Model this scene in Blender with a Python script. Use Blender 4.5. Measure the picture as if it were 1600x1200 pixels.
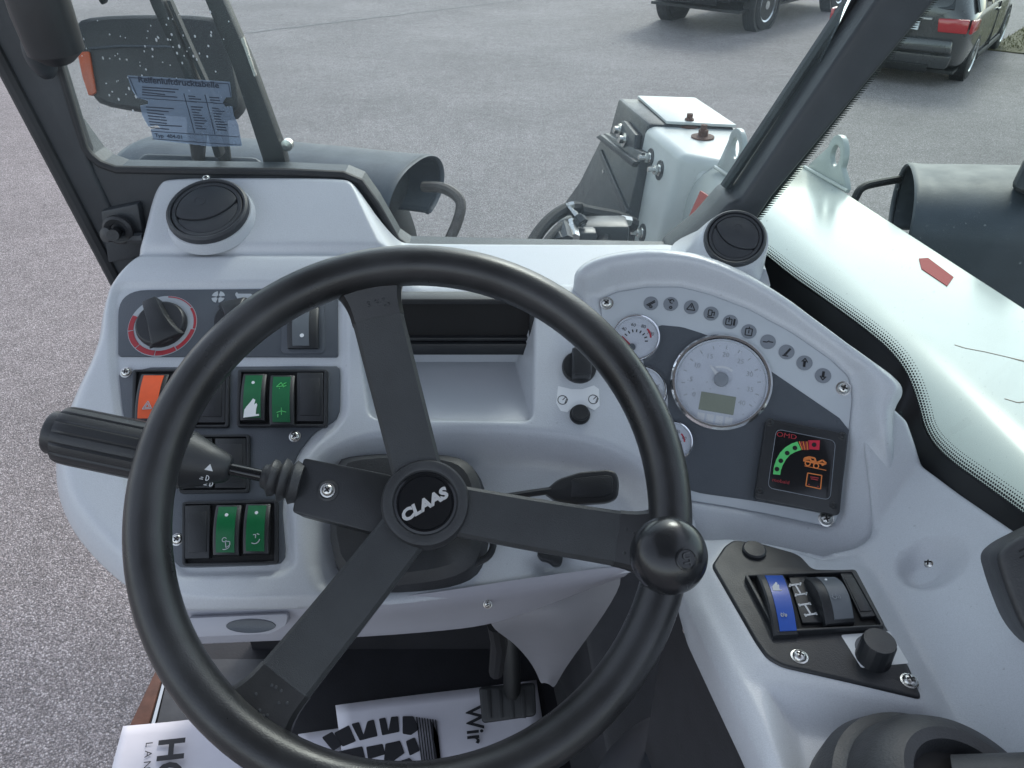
import bpy, bmesh, math, random
import numpy as np
from mathutils import Vector, Matrix
random.seed(7); np.random.seed(7)
R = math.radians
for o in list(bpy.data.objects): bpy.data.objects.remove(o)
scene = bpy.context.scene
COL = scene.collection

# ------------------------------------------------------------------ camera
PITCH = R(34); FOC = 1200.0; CAM = np.array([0, 0, 2.05])
cd = bpy.data.cameras.new('camera'); cam = bpy.data.objects.new('camera', cd); COL.objects.link(cam)
cam.location = CAM; cam.rotation_euler = (math.pi/2 - PITCH, 0, 0)
cd.sensor_width = 36; cd.lens = 36*FOC/1600; cd.clip_start = 0.02; cd.clip_end = 2000
scene.camera = cam
# ------------------------------------------------------------------ sky, sun, exposure
SUN_EL, SUN_AZ = R(40), R(22)          # azimuth measured from the driving direction towards the right
w = bpy.data.worlds.new('World'); scene.world = w; w.use_nodes = True
nt = w.node_tree; bg = nt.nodes['Background']
sky = nt.nodes.new('ShaderNodeTexSky'); sky.sky_type = 'NISHITA'; sky.sun_disc = False
sky.sun_elevation = SUN_EL; sky.sun_rotation = SUN_AZ
sky.air_density = 1.0; sky.dust_density = 1.2; sky.ozone_density = 1.0
hz = nt.nodes.new('ShaderNodeHueSaturation'); hz.inputs['Saturation'].default_value = .48      # thin overcast: paler than a clear sky
nt.links.new(sky.outputs[0], hz.inputs['Color']); nt.links.new(hz.outputs[0], bg.inputs[0]); bg.inputs[1].default_value = 0.15
sl = bpy.data.lights.new('sun', 'SUN'); sl.energy = .7; sl.angle = R(14); sl.color = (1, .95, .88)
so = bpy.data.objects.new('sun', sl); COL.objects.link(so)
sv = Vector((math.sin(SUN_AZ)*math.cos(SUN_EL), math.cos(SUN_AZ)*math.cos(SUN_EL), math.sin(SUN_EL)))
so.rotation_euler = sv.to_track_quat('Z', 'Y').to_euler(); so.location = (6, 14, 12)
vs = scene.view_settings; vs.view_transform = 'Standard'; vs.look = 'None'; vs.gamma = 1; vs.use_curve_mapping = False
vs.exposure = 1.2

# ------------------------------------------------------------------ geometry of sight: pixel of the photograph + a real plane -> point
DV = np.array([0, math.cos(PITCH), -math.sin(PITCH)]); UV = np.array([0, math.sin(PITCH), math.cos(PITCH)]); XV = np.array([1., 0, 0])
def ray(x, y): return DV + (x-800)/FOC*XV + (600-y)/FOC*UV
def at(x, y, t): return CAM + t*ray(x, y)
def at_Y(x, y, Y): r = ray(x, y); return CAM + r*(Y/r[1])
def at_Z(x, y, Z): r = ray(x, y); return CAM + r*((Z-CAM[2])/r[2])
def at_X(x, y, Xv): r = ray(x, y); return CAM + r*(Xv/r[0])
class Frame:
    """a plane in the cab: origin, right, up-slope and outward normal"""
    def __init__(s, o, n, right=(1, 0, 0)):
        s.o = np.array(o, float); s.n = np.array(n, float)/np.linalg.norm(n)
        r = np.array(right, float); r -= s.n*(r@s.n); s.x = r/np.linalg.norm(r); s.y = np.cross(s.n, s.x)
    def hit(s, px, py, h=0):
        r = ray(px, py); return CAM + r*(((s.o+s.n*h-CAM)@s.n)/(r@s.n))
    def loc(s, p): q = np.asarray(p)-s.o; return np.array([q@s.x, q@s.y])
    def ab(s, px, py, h=0): return s.loc(s.hit(px, py, h))
    def w(s, a, b, h=0): return s.o + a*s.x + b*s.y + h*s.n
    def sub(s, px, py, h=0, rot=0):
        f = Frame.__new__(Frame); f.o = s.hit(px, py, h); f.n = s.n
        c, q = math.cos(rot), math.sin(rot); f.x = c*s.x+q*s.y; f.y = c*s.y-q*s.x; return f
    def poly(s, pts, h=0): return [s.ab(x, y, h) for x, y in pts]
def nrm(el, az): el, az = R(el), R(az); return np.array([-math.cos(el)*math.sin(az), -math.cos(el)*math.cos(az), math.sin(el)])

# ------------------------------------------------------------------ materials
MATS = {}
def mat(name, col, rough=.5, metal=0, bump=0, bscale=400, var=0, vscale=30, coat=0, spec=.5, rvar=0, speck=0, dirt=0):
    m = bpy.data.materials.new(name); m.use_nodes = True; t = m.node_tree; b = t.nodes['Principled BSDF']; L = t.links.new
    b.inputs['Base Color'].default_value = (*col, 1); b.inputs['Roughness'].default_value = rough; b.inputs['Metallic'].default_value = metal
    b.inputs['Specular IOR Level'].default_value = spec; b.inputs['Coat Weight'].default_value = coat; b.inputs['Coat Roughness'].default_value = .08
    tc = t.nodes.new('ShaderNodeTexCoord'); geo = t.nodes.new('ShaderNodeNewGeometry')
    P = geo.outputs['Position']
    def noise(sc, det=3, ro=.55):
        n = t.nodes.new('ShaderNodeTexNoise'); n.inputs['Scale'].default_value = sc; n.inputs['Detail'].default_value = det; n.inputs['Roughness'].default_value = ro
        L(P, n.inputs['Vector']); return n.outputs['Fac']
    def ramp(fac, a, bb, lo, hi):
        r = t.nodes.new('ShaderNodeMapRange'); r.inputs[1].default_value = a; r.inputs[2].default_value = bb; r.inputs[3].default_value = lo; r.inputs[4].default_value = hi
        L(fac, r.inputs[0]); return r.outputs[0]
    src = None
    if var or speck:
        mx = t.nodes.new('ShaderNodeMix'); mx.data_type = 'RGBA'; mx.blend_type = 'MULTIPLY'; mx.inputs['Factor'].default_value = 1
        mx.inputs['A'].default_value = (*col, 1)
        fac = ramp(noise(vscale), .2, .8, 1-var*1.3, 1+var*1.3)
        if speck:
            fs = ramp(noise(bscale*1.3, 1), .35, .65, 1-speck, 1+speck)
            mu = t.nodes.new('ShaderNodeMath'); mu.operation = 'MULTIPLY'; L(fac, mu.inputs[0]); L(fs, mu.inputs[1]); fac = mu.outputs[0]
        if dirt:
            fd = ramp(noise(290, 3), .70, .76, 1, 1-dirt); mu = t.nodes.new('ShaderNodeMath'); mu.operation = 'MULTIPLY'; L(fac, mu.inputs[0]); L(fd, mu.inputs[1]); fac = mu.outputs[0]
        L(fac, mx.inputs['B']); L(mx.outputs['Result'], b.inputs['Base Color'])
    if rvar: L(ramp(noise(vscale*1.7, 5), .1, .9, max(.03, rough-rvar), min(1, rough+rvar)), b.inputs['Roughness'])
    if bump:
        bn = t.nodes.new('ShaderNodeBump'); bn.inputs['Strength'].default_value = bump; bn.inputs['Distance'].default_value = .0006
        L(noise(bscale, 2), bn.inputs['Height']); L(bn.outputs[0], b.inputs['Normal'])
    MATS[name] = m; return m
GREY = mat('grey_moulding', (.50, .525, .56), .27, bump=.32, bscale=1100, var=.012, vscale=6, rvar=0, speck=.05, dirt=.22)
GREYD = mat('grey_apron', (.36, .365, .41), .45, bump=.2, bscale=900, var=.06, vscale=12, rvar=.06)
PANEL = mat('slate_panel', (.075, .086, .102), .34, bump=.5, bscale=1100, var=.06, vscale=20, rvar=.05)
BLACK = mat('black_plastic', (.019, .021, .024), .40, bump=.3, bscale=1200, var=.15, vscale=40, rvar=.08)
BLACKG = mat('gloss_black', (.008, .009, .011), .16, var=.1, rvar=.05)
DEEP = mat('deep_black', (.004, .004, .005), .7)
RUBBER = mat('black_rubber', (.030, .032, .035), .5, bump=.5, bscale=700, var=.25, vscale=25, rvar=.1)
WHEEL = mat('wheel_rim_polyurethane', (.023, .024, .026), .32, bump=.25, bscale=900, var=.55, vscale=16, rvar=.14)
SPOKE = mat('wheel_spoke_coating', (.030, .033, .036), .44, bump=.7, bscale=1300, var=.15, vscale=30, rvar=.06)
FRAME = mat('cab_frame_paint', (.035, .041, .047), .5, bump=.4, bscale=500, var=.15, vscale=18, rvar=.08)
SEAL = mat('rubber_seal', (.022, .024, .027), .6, bump=.3, bscale=600, var=.2)
CHROME = mat('chrome', (.82, .83, .85), .09, 1)
STEEL = mat('zinc_steel', (.60, .60, .58), .25, 1, bump=.2, bscale=1500, rvar=.08)
WHITEP = mat('white_paint', (.365, .395, .38), .22, coat=.0, spec=.5, var=.04, vscale=6, bump=.04, bscale=60, rvar=.06)
WHITEH = mat('boom_head_paint', (.52, .54, .52), .38, var=.06, vscale=9, bump=.05, bscale=80, rvar=.08, dirt=.25)
SIGNW = mat('white_print', (.72, .74, .76), .45)
SIGNG = mat('pale_grey_print', (.40, .43, .46), .42)
ICONG = mat('icon_disc_grey', (.20, .22, .25), .4)
PLATE = mat('light_grey_plate', (.48, .515, .55), .36, bump=.12, bscale=1400, var=.03)
DIAL = mat('gauge_face', (.60, .64, .71), .32, var=.03, vscale=60)
LCD = mat('lcd_glass', (.27, .30, .24), .22)
RED = mat('red_print', (.36, .03, .04), .4)
REDB = mat('bright_red_print', (.55, .03, .06), .3)
GREEN = mat('green_lens', (.008, .115, .042), .28, var=.08, vscale=80)
GREENB = mat('bright_green_print', (.12, .60, .18), .3)
ORANGE = mat('orange_lens', (.75, .10, .02), .3, var=.08, vscale=80)
ORANGEP = mat('orange_print', (.72, .22, .06), .35)
BLUE = mat('blue_lens', (.012, .07, .36), .25, var=.06, vscale=80)
GREYLENS = mat('grey_lens', (.11, .125, .14), .35)
AMBER = mat('amber_reflector', (.42, .075, .02), .3, var=.2, vscale=60)
FENDER = mat('fender_plastic', (.040, .049, .062), .55, bump=.35, bscale=260, var=.22, vscale=9, rvar=.1)
TYRE = mat('tyre_rubber', (.016, .016, .017), .75, bump=.5, bscale=200, var=.2)
LAMPB = mat('lamp_black', (.007, .008, .009), .5, bump=.2, bscale=300, var=.2)
PAPER = mat('mat_paper', (.62, .61, .66), .7, bump=.25, bscale=60, var=.03)
INK = mat('paper_ink', (.016, .016, .02), .7)
MAT_FLOOR = mat('floor_rubber', (.010, .010, .013), .6, bump=.5, bscale=300, var=.25, vscale=20)
CARBON = mat('carriage_black', (.030, .033, .037), .4, bump=.3, bscale=150, var=.3, vscale=14, rvar=.12)
RUST = mat('rusty_steel', (.10, .045, .030), .75, bump=.6, bscale=300, var=.4, vscale=40)

def glass_mat(name, tint, dust, dcol, rough=.02):
    m = bpy.data.materials.new(name); m.use_nodes = True; t = m.node_tree; L = t.links.new
    for n in list(t.nodes): t.nodes.remove(n)
    out = t.nodes.new('ShaderNodeOutputMaterial'); tr = t.nodes.new('ShaderNodeBsdfTransparent'); tr.inputs[0].default_value = (*tint, 1)
    gl = t.nodes.new('ShaderNodeBsdfGlossy'); gl.inputs['Roughness'].default_value = rough; gl.inputs[0].default_value = (.9, .95, 1, 1)
    fr = t.nodes.new('ShaderNodeFresnel'); fr.inputs[0].default_value = 1.14
    df = t.nodes.new('ShaderNodeBsdfDiffuse'); df.inputs[0].default_value = (*dcol, 1)
    geo = t.nodes.new('ShaderNodeNewGeometry')
    n1 = t.nodes.new('ShaderNodeTexNoise'); n1.inputs['Scale'].default_value = 7; n1.inputs['Detail'].default_value = 6; L(geo.outputs['Position'], n1.inputs['Vector'])
    n2 = t.nodes.new('ShaderNodeTexNoise'); n2.inputs['Scale'].default_value = 330; n2.inputs['Detail'].default_value = 2; L(geo.outputs['Position'], n2.inputs['Vector'])
    r1 = t.nodes.new('ShaderNodeMapRange'); r1.inputs[1].default_value = .3; r1.inputs[2].default_value = .75; r1.inputs[3].default_value = dust*.6; r1.inputs[4].default_value = dust*1.6; L(n1.outputs[0], r1.inputs[0])
    r2 = t.nodes.new('ShaderNodeMapRange'); r2.inputs[1].default_value = .68; r2.inputs[2].default_value = .78; r2.inputs[3].default_value = 0; r2.inputs[4].default_value = .22; L(n2.outputs[0], r2.inputs[0])
    ad = t.nodes.new('ShaderNodeMath'); L(r1.outputs[0], ad.inputs[0]); L(r2.outputs[0], ad.inputs[1])
    m1 = t.nodes.new('ShaderNodeMixShader'); L(ad.outputs[0], m1.inputs[0]); L(tr.outputs[0], m1.inputs[1]); L(df.outputs[0], m1.inputs[2])
    m2 = t.nodes.new('ShaderNodeMixShader'); L(fr.outputs[0], m2.inputs[0]); L(m1.outputs[0], m2.inputs[1]); L(gl.outputs[0], m2.inputs[2])
    L(m2.outputs[0], out.inputs[0]); MATS[name] = m; return m
GLASS = glass_mat('windscreen_glass', (.91, .96, .955), .026, (.70, .76, .80))
GLASSR = glass_mat('side_glass', (.80, .93, .885), .02, (.60, .70, .68))
CLEAR = glass_mat('gauge_lens', (.97, .97, .97), .02, (.7, .72, .75))
VENTM = mat('vent_plastic', (.034, .037, .043), .5, bump=.3, bscale=1200, var=.1, vscale=40, rvar=.05)
COWL = mat('cowl_plastic', (.20, .20, .22), .55, bump=.25, bscale=900, var=.08, vscale=14)
SILVER = mat('silver_letters', (.74, .75, .76), .28, .55)

# ------------------------------------------------------------------ objects
def thing(name, label, cat, loc=(0, 0, 0), group=None):
    o = bpy.data.objects.new(name, None); COL.objects.link(o); o.location = Vector(loc); o.empty_display_size = .05
    o['label'] = label; o['category'] = cat
    if group: o['group'] = group
    return o
def tag(o, label=None, cat=None, group=None, kind=None):
    if label: o['label'] = label
    if cat: o['category'] = cat
    if group: o['group'] = group
    if kind: o['kind'] = kind
    return o
def origin(o): return Matrix.Translation(o.location) if o.type == 'EMPTY' else Matrix.Identity(4)
def link(name, me, m, parent=None, smooth=False, kind=None):
    o = bpy.data.objects.new(name, me); COL.objects.link(o)
    if m is not None: me.materials.clear(); me.materials.append(m)
    if smooth: me.polygons.foreach_set('use_smooth', [True]*len(me.polygons))
    if parent is not None: o.parent = parent; o.matrix_parent_inverse = origin(parent).inverted()
    if kind: o['kind'] = kind
    return o
def mesh(name, V, Fc, m, parent=None, smooth=False, bevel=0, seg=2, kind=None, sub=0):
    me = bpy.data.meshes.new(name); me.from_pydata([tuple(map(float, v)) for v in V], [], [tuple(map(int, f)) for f in Fc])
    bm = bmesh.new(); bm.from_mesh(me); bmesh.ops.recalc_face_normals(bm, faces=bm.faces)
    if bevel:
        ed = [e for e in bm.edges if len(e.link_faces) == 2 and e.calc_face_angle(0) > R(28)]
        bmesh.ops.bevel(bm, geom=ed, offset=bevel, segments=seg, affect='EDGES', profile=.5, clamp_overlap=True)
    bm.to_mesh(me); bm.free(); me.update()
    o = link(name, me, m, parent, smooth, kind)
    if smooth or bevel:
        me.polygons.foreach_set('use_smooth', [True]*len(me.polygons))
        if not sub: autosmooth(me, 35)
    if sub:
        md = o.modifiers.new('s', 'SUBSURF'); md.levels = sub; md.render_levels = sub
    return o
def autosmooth(me, deg):
    bm = bmesh.new(); bm.from_mesh(me)
    for e in bm.edges:
        if len(e.link_faces) == 2 and e.calc_face_angle(0) > R(deg): e.smooth = False
    bm.to_mesh(me); bm.free()
def join(parts):
    V, Fc = [], []
    for v, f in parts:
        k = len(V); V += [tuple(p) for p in v]; Fc += [tuple(i+k for i in q) for q in f]
    return V, Fc
def chaikin(P, n=2, closed=True, keep=.25):
    P = [np.array(p, float) for p in P]
    for _ in range(n):
        Q = []
        for i in range(len(P) if closed else len(P)-1):
            a, b = P[i], P[(i+1) % len(P)]; Q += [a*(1-keep)+b*keep, a*keep+b*(1-keep)]
        if not closed: Q = [P[0]]+Q+[P[-1]]
        P = Q
    return P
def roundpoly(P, r, n=5):
    """fillet every corner of a polygon (2D) with radius r (number or list)"""
    P = [np.array(p, float) for p in P]; k = len(P); out = []
    for i in range(k):
        a, b, c = P[i-1], P[i], P[(i+1) % k]; rr = r[i] if isinstance(r, (list, tuple)) else r
        u = a-b; v = c-b; lu, lv = np.linalg.norm(u), np.linalg.norm(v); u /= lu; v /= lv
        d = min(rr, lu*.49, lv*.49)
        if d <= 1e-6: out.append(b); continue
        p, q = b+u*d, b+v*d
        for j in range(n+1):
            s = j/n; out.append((1-s)**2*p+2*s*(1-s)*b+s*s*q)
    return out
def prism(F, ab, h0, h1):
    n = len(ab); V = [F.w(a, b, h1) for a, b in ab]+[F.w(a, b, h0) for a, b in ab]
    return V, [tuple(range(n)), tuple(range(2*n-1, n-1, -1))]+[(i, i+n, (i+1) % n+n, (i+1) % n) for i in range(n)]
def plate(name, F, px, h0, h1, m, parent=None, r=0, bevel=0, kind=None, seg=2, smooth_poly=0):
    """a plate lying on plane F; outline given in photograph pixels as seen at its top face"""
    P = F.poly(px, h1)
    if smooth_poly: P = chaikin(P, smooth_poly)
    if r: P = roundpoly(P, r)
    v, f = prism(F, P, h0, h1); return mesh(name, v, f, m, parent, bevel=bevel, seg=seg, kind=kind)
def lplate(name, F, ab, h0, h1, m, parent=None, r=0, bevel=0, kind=None):
    P = roundpoly(ab, r) if r else ab
    v, f = prism(F, P, h0, h1); return mesh(name, v, f, m, parent, bevel=bevel, kind=kind)
def lathe_vf(F, prof, seg=40, ex=1, ey=1, close=True, a0=0, a1=2*math.pi):
    """prof: list of (radius, height) around F.n"""
    full = abs(a1-a0-2*math.pi) < 1e-6; V = []; n = seg if full else seg+1
    for r, h in prof:
        for i in range(n):
            a = a0+(a1-a0)*i/seg; V.append(F.w(r*ex*math.cos(a), r*ey*math.sin(a), h))
    Fc = []
    for j in range(len(prof)-1):
        for i in range(seg):
            k = (i+1) % n; Fc.append((j*n+i, j*n+k, (j+1)*n+k, (j+1)*n+i))
    if close and full:
        Fc.append(tuple(range(n-1, -1, -1))); Fc.append(tuple((len(prof)-1)*n+i for i in range(n)))
    return V, Fc
def lathe(name, F, prof, m, parent=None, seg=40, ex=1, ey=1, close=True, kind=None):
    v, f = lathe_vf(F, prof, seg, ex, ey, close); o = mesh(name, v, f, m, parent, smooth=True, kind=kind); return o
def tube_vf(path, rad, seg=12, closed=False, cap=True, flat=1, up=None):
    P = [np.array(p, float) for p in path]; n = len(P); V = []
    rr = rad if hasattr(rad, '__len__') else [rad]*n; prev = None
    for i in range(n):
        t = (P[(i+1) % n]-P[i-1]) if closed else (P[min(i+1, n-1)]-P[max(i-1, 0)]); t = t/np.linalg.norm(t)
        if prev is None:
            u = np.array(up if up is not None else ([0, 0, 1.] if abs(t[2]) < .9 else [1., 0, 0]), float)
        else: u = prev
        u = u-t*(u@t); u /= np.linalg.norm(u); v = np.cross(t, u); prev = u
        for k in range(seg):
            a = 2*math.pi*k/seg; V.append(P[i]+rr[i]*(math.cos(a)*u*flat+math.sin(a)*v))
    Fc = []
    for i in range(n if closed else n-1):
        j = (i+1) % n
        for k in range(seg):
            l = (k+1) % seg; Fc.append((i*seg+k, i*seg+l, j*seg+l, j*seg+k))
    if cap and not closed: Fc += [tuple(range(seg-1, -1, -1)), tuple((n-1)*seg+k for k in range(seg))]
    return V, Fc
def tube(name, path, rad, m, parent=None, seg=12, closed=False, flat=1, up=None, smoothpath=0, kind=None):
    if smoothpath: path = chaikin(path, smoothpath, closed)
    v, f = tube_vf(path, rad, seg, closed, True, flat, up); return mesh(name, v, f, m, parent, smooth=True, kind=kind)
def box_vf(c, sx, sy, sz, ax=None):
    c = np.array(c, float); ax = ax if ax is not None else np.eye(3); V = []
    for z in (-1, 1):
        for y in (-1, 1):
            for x in (-1, 1): V.append(c+ax[0]*x*sx/2+ax[1]*y*sy/2+ax[2]*z*sz/2)
    return V, [(0, 1, 3, 2), (4, 6, 7, 5), (0, 4, 5, 1), (2, 3, 7, 6), (0, 2, 6, 4), (1, 5, 7, 3)]
def box(name, c, sx, sy, sz, m, parent=None, ax=None, bevel=0, seg=2):
    v, f = box_vf(c, sx, sy, sz, ax); return mesh(name, v, f, m, parent, bevel=bevel, seg=seg)
def hexa(name, P8, m, parent=None, bevel=0, seg=2):
    """8 points: bottom ring of four, top ring of four"""
    return mesh(name, P8, [(3, 2, 1, 0), (4, 5, 6, 7), (0, 1, 5, 4), (1, 2, 6, 5), (2, 3, 7, 6), (3, 0, 4, 7)], m, parent, bevel=bevel, seg=seg)
_tc = {}
def text_vf(s, bold=0.0):
    if (s, bold) in _tc: return _tc[(s, bold)]
    cu = bpy.data.curves.new('t', 'FONT'); cu.body = s; cu.align_x = 'CENTER'; cu.align_y = 'CENTER'; cu.size = 1; cu.resolution_u = 3; cu.offset = bold
    o = bpy.data.objects.new('t', cu); COL.objects.link(o); bpy.context.view_layer.update()
    me = bpy.data.meshes.new_from_object(o.evaluated_get(bpy.context.evaluated_depsgraph_get()))
    V = np.array([v.co[:] for v in me.vertices]); Fc = [tuple(p.vertices) for p in me.polygons]
    bpy.data.objects.remove(o); bpy.data.meshes.remove(me); bpy.data.curves.remove(cu)
    _tc[(s, bold)] = (V, Fc); return V, Fc
def text(name, s, F, size, m, parent=None, h=.0004, sx=1, bold=0.0, shear=0):
    V, Fc = text_vf(s, bold); return mesh(name, [F.w((x*sx+y*shear)*size, y*size, h) for x, y, z in V], Fc, m, parent)
def strokes_vf(F, lines, wd, h0, h1):
    """line drawing in plane F: each line a list of (a,b) points, drawn as thin bars"""
    parts = []
    for ln in lines:
        for (x0, y0), (x1, y1) in zip(ln[:-1], ln[1:]):
            dx, dy = x1-x0, y1-y0; l = math.hypot(dx, dy) or 1; nx, ny = -dy/l*wd/2, dx/l*wd/2
            parts.append(prism(F, [(x0+nx, y0+ny), (x0-nx, y0-ny), (x1-nx, y1-ny), (x1+nx, y1+ny)], h0, h1))
    return join(parts)
def strokes(name, F, lines, wd, m, parent=None, h0=0, h1=.0003): v, f = strokes_vf(F, lines, wd, h0, h1); return mesh(name, v, f, m, parent)
def arc(cx, cy, r, a0, a1, n=12): return [(cx+r*math.cos(R(a0+(a1-a0)*i/n)), cy+r*math.sin(R(a0+(a1-a0)*i/n))) for i in range(n+1)]
def ringsec(F, r0, r1, a0, a1, h0, h1, n=12):
    return prism(F, arc(0, 0, r1, a0, a1, n)+arc(0, 0, r0, a1, a0, n), h0, h1)
def screw(F, px, py, r, parent, h=0, m=None, name='screw'):
    f = F.sub(px, py, h, random.uniform(0, 3)); m = m or STEEL
    sc = lathe(name, f, [(r*1.25, -.001), (r*1.25, .0003), (r, .0006), (r*.95, r*.35), (r*.7, r*.62), (r*.3, r*.72), (.0001, r*.72)], m, parent, 20)
    s = mesh('cross_recess', *join([prism(f, [(-r*.55, -r*.12), (r*.55, -r*.12), (r*.55, r*.12), (-r*.55, r*.12)], r*.6, r*.76), prism(f, [(-r*.12, -r*.55), (r*.12, -r*.55), (r*.12, r*.55), (-r*.12, r*.55)], r*.6, r*.765)]), DEEP, sc)
# ---- mouldings as smooth height fields over a plane
def sdf(poly, A, B):
    P = np.array(poly); best = np.full(A.shape, 1e9); NX = np.zeros_like(A); NY = np.zeros_like(A); ins = np.zeros(A.shape, bool)
    for i in range(len(P)):
        x0, y0 = P[i]; x1, y1 = P[(i+1) % len(P)]; dx, dy = x1-x0, y1-y0
        t = np.clip(((A-x0)*dx+(B-y0)*dy)/(dx*dx+dy*dy+1e-12), 0, 1); cx, cy = x0+t*dx, y0+t*dy; D = np.hypot(A-cx, B-cy)
        k = D < best; best = np.where(k, D, best); NX = np.where(k, cx, NX); NY = np.where(k, cy, NY)
        cr = ((y0 > B) != (y1 > B)) & (A < (x1-x0)*(B-y0)/((y1-y0) if abs(y1-y0) > 1e-12 else 1e-12)+x0); ins ^= cr
    return np.where(ins, best, -best), NX, NY
def sst(x, a, b): t = np.clip((x-a)/(b-a), 0, 1); return t*t*(3-2*t)
def roll(d, r): q = np.clip(1-d/r, 0, 1); return -r*.85*q**2.4
def field(name, F, outline, hf, cell, m, parent, skirt):
    P = np.array(outline); a0, b0 = P.min(0)-cell; a1, b1 = P.max(0)+cell
    A, B = np.meshgrid(np.arange(a0, a1, cell), np.arange(b0, b1, cell)); d, nx, ny = sdf(outline, A, B)
    ins = d > 0; k = ins[:-1, :-1] | ins[1:, :-1] | ins[:-1, 1:] | ins[1:, 1:]
    sn_ = d < cell*.42; A = np.where(sn_, nx, A); B = np.where(sn_, ny, B); d = np.where(sn_, 0, d)
    H = hf(A, B, d); idx = -np.ones(A.shape, int); used = np.zeros(A.shape, bool)
    used[:-1, :-1] |= k; used[1:, :-1] |= k; used[:-1, 1:] |= k; used[1:, 1:] |= k
    idx[used] = np.arange(used.sum()); W = F.o+A[..., None]*F.x+B[..., None]*F.y+H[..., None]*F.n
    V = W[used]; Fc = np.stack([idx[:-1, :-1][k], idx[:-1, 1:][k], idx[1:, 1:][k], idx[1:, :-1][k]], 1)
    me = bpy.data.meshes.new(name); me.from_pydata(V.tolist(), [], Fc.tolist()); bm = bmesh.new(); bm.from_mesh(me)
    bmesh.ops.remove_doubles(bm, verts=bm.verts, dist=cell*.08)
    be = [e for e in bm.edges if len(e.link_faces) == 1]
    rim = {v for e in be for v in e.verts}; near = set(rim)
    for _ in range(4): near |= {e.other_vert(v) for v in list(near) for e in v.link_edges}
    nb = {v: [e.other_vert(v) for e in v.link_edges if (len(e.link_faces) == 1 or v not in rim)] for v in near}
    for _ in range(6):
        new = {v: v.co*.5+sum((o.co for o in nb[v]), Vector())/len(nb[v])*.5 for v in near if nb[v]}
        for v, c in new.items(): v.co = c
    g = bmesh.ops.extrude_edge_only(bm, edges=be)['geom']
    bmesh.ops.translate(bm, verts=[v for v in g if isinstance(v, bmesh.types.BMVert)], vec=Vector(skirt))
    bm.normal_update(); bm.to_mesh(me); bm.free(); o = link(name, me, m, parent, True); autosmooth(me, 82); return o
# ================================================================== YARD
def asphalt_mat():
    m = bpy.data.materials.new('asphalt'); m.use_nodes = True; t = m.node_tree; L = t.links.new; b = t.nodes['Principled BSDF']
    geo = t.nodes.new('ShaderNodeNewGeometry'); P = geo.outputs['Position']
    def noise(s, d=2, r=.5): n = t.nodes.new('ShaderNodeTexNoise'); n.inputs['Scale'].default_value = s; n.inputs['Detail'].default_value = d; n.inputs['Roughness'].default_value = r; L(P, n.inputs['Vector']); return n.outputs[0]
    def mr(f, a, bb, lo, hi): r = t.nodes.new('ShaderNodeMapRange'); r.inputs[1].default_value = a; r.inputs[2].default_value = bb; r.inputs[3].default_value = lo; r.inputs[4].default_value = hi; L(f, r.inputs[0]); return r.outputs[0]
    vo = t.nodes.new('ShaderNodeTexVoronoi'); vo.inputs['Scale'].default_value = 175; L(P, vo.inputs['Vector'])
    v2 = t.nodes.new('ShaderNodeTexVoronoi'); v2.inputs['Scale'].default_value = 260; L(P, v2.inputs['Vector'])
    cr = t.nodes.new('ShaderNodeValToRGB'); e = cr.color_ramp.elements; e[0].position = .0; e[0].color = (.195, .174, .173, 1); e[1].position = 1; e[1].color = (.56, .515, .515, 1)
    e2 = e.new(.30); e2.color = (.272, .244, .243, 1); e3 = e.new(.75); e3.color = (.335, .302, .301, 1)
    sx = t.nodes.new('ShaderNodeSeparateColor'); L(vo.outputs['Color'], sx.inputs[0]); L(sx.outputs[0], cr.inputs[0])
    mx = t.nodes.new('ShaderNodeMix'); mx.data_type = 'RGBA'; mx.blend_type = 'MULTIPLY'; mx.inputs['Factor'].default_value = 1; L(cr.outputs[0], mx.inputs['A'])
    a1 = mr(noise(.55, 6, .65), .25, .75, .74, 1.22); a2 = mr(noise(9, 4, .6), .3, .7, .88, 1.1); mu = t.nodes.new('ShaderNodeMath'); mu.operation = 'MULTIPLY'; L(a1, mu.inputs[0]); L(a2, mu.inputs[1])
    a3 = mr(vo.outputs['Distance'], .3, .75, 1.05, .5); m3 = t.nodes.new('ShaderNodeMath'); m3.operation = 'MULTIPLY'; L(mu.outputs[0], m3.inputs[0]); L(a3, m3.inputs[1])
    L(m3.outputs[0], mx.inputs['B']); L(mx.outputs['Result'], b.inputs['Base Color'])
    L(mr(v2.outputs['Distance'], 0, .6, .42, .9), b.inputs['Roughness'])
    bp = t.nodes.new('ShaderNodeBump'); bp.inputs['Strength'].default_value = .9; bp.inputs['Distance'].default_value = .006; bp.invert = True
    L(vo.outputs['Distance'], bp.inputs['Height']); L(bp.outputs[0], b.inputs['Normal']); return m
ASPH = asphalt_mat()
def sheetZ(name, pts, m, kind='structure', n=1): o = mesh(name, pts, [tuple(range(len(pts)))], m); tag(o, kind=kind); return o
sheetZ('ground', [(-400, -400, 0), (400, -400, 0), (400, 400, 0), (-400, 400, 0)], ASPH)
# sealed joint across the yard
c0, c1 = at_Z(330, 58, .004), at_Z(1000, -22, .004); pts = []; qs = []
for i in range(41):
    s = i/40; p = c0*(1-s)+c1*s; o = .02*math.sin(i*1.7)+.012*math.sin(i*3.9); wd = .030+.010*math.sin(i*2.3)
    pts += [p+np.array([0, o-wd, 0]), p+np.array([0, o+wd, 0])]
mesh('joint_seam', pts, [(2*i, 2*i+2, 2*i+3, 2*i+1) for i in range(40)], mat('bitumen_seam', (.055, .052, .052), .5)); bpy.data.objects['joint_seam']['kind'] = 'structure'
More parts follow.
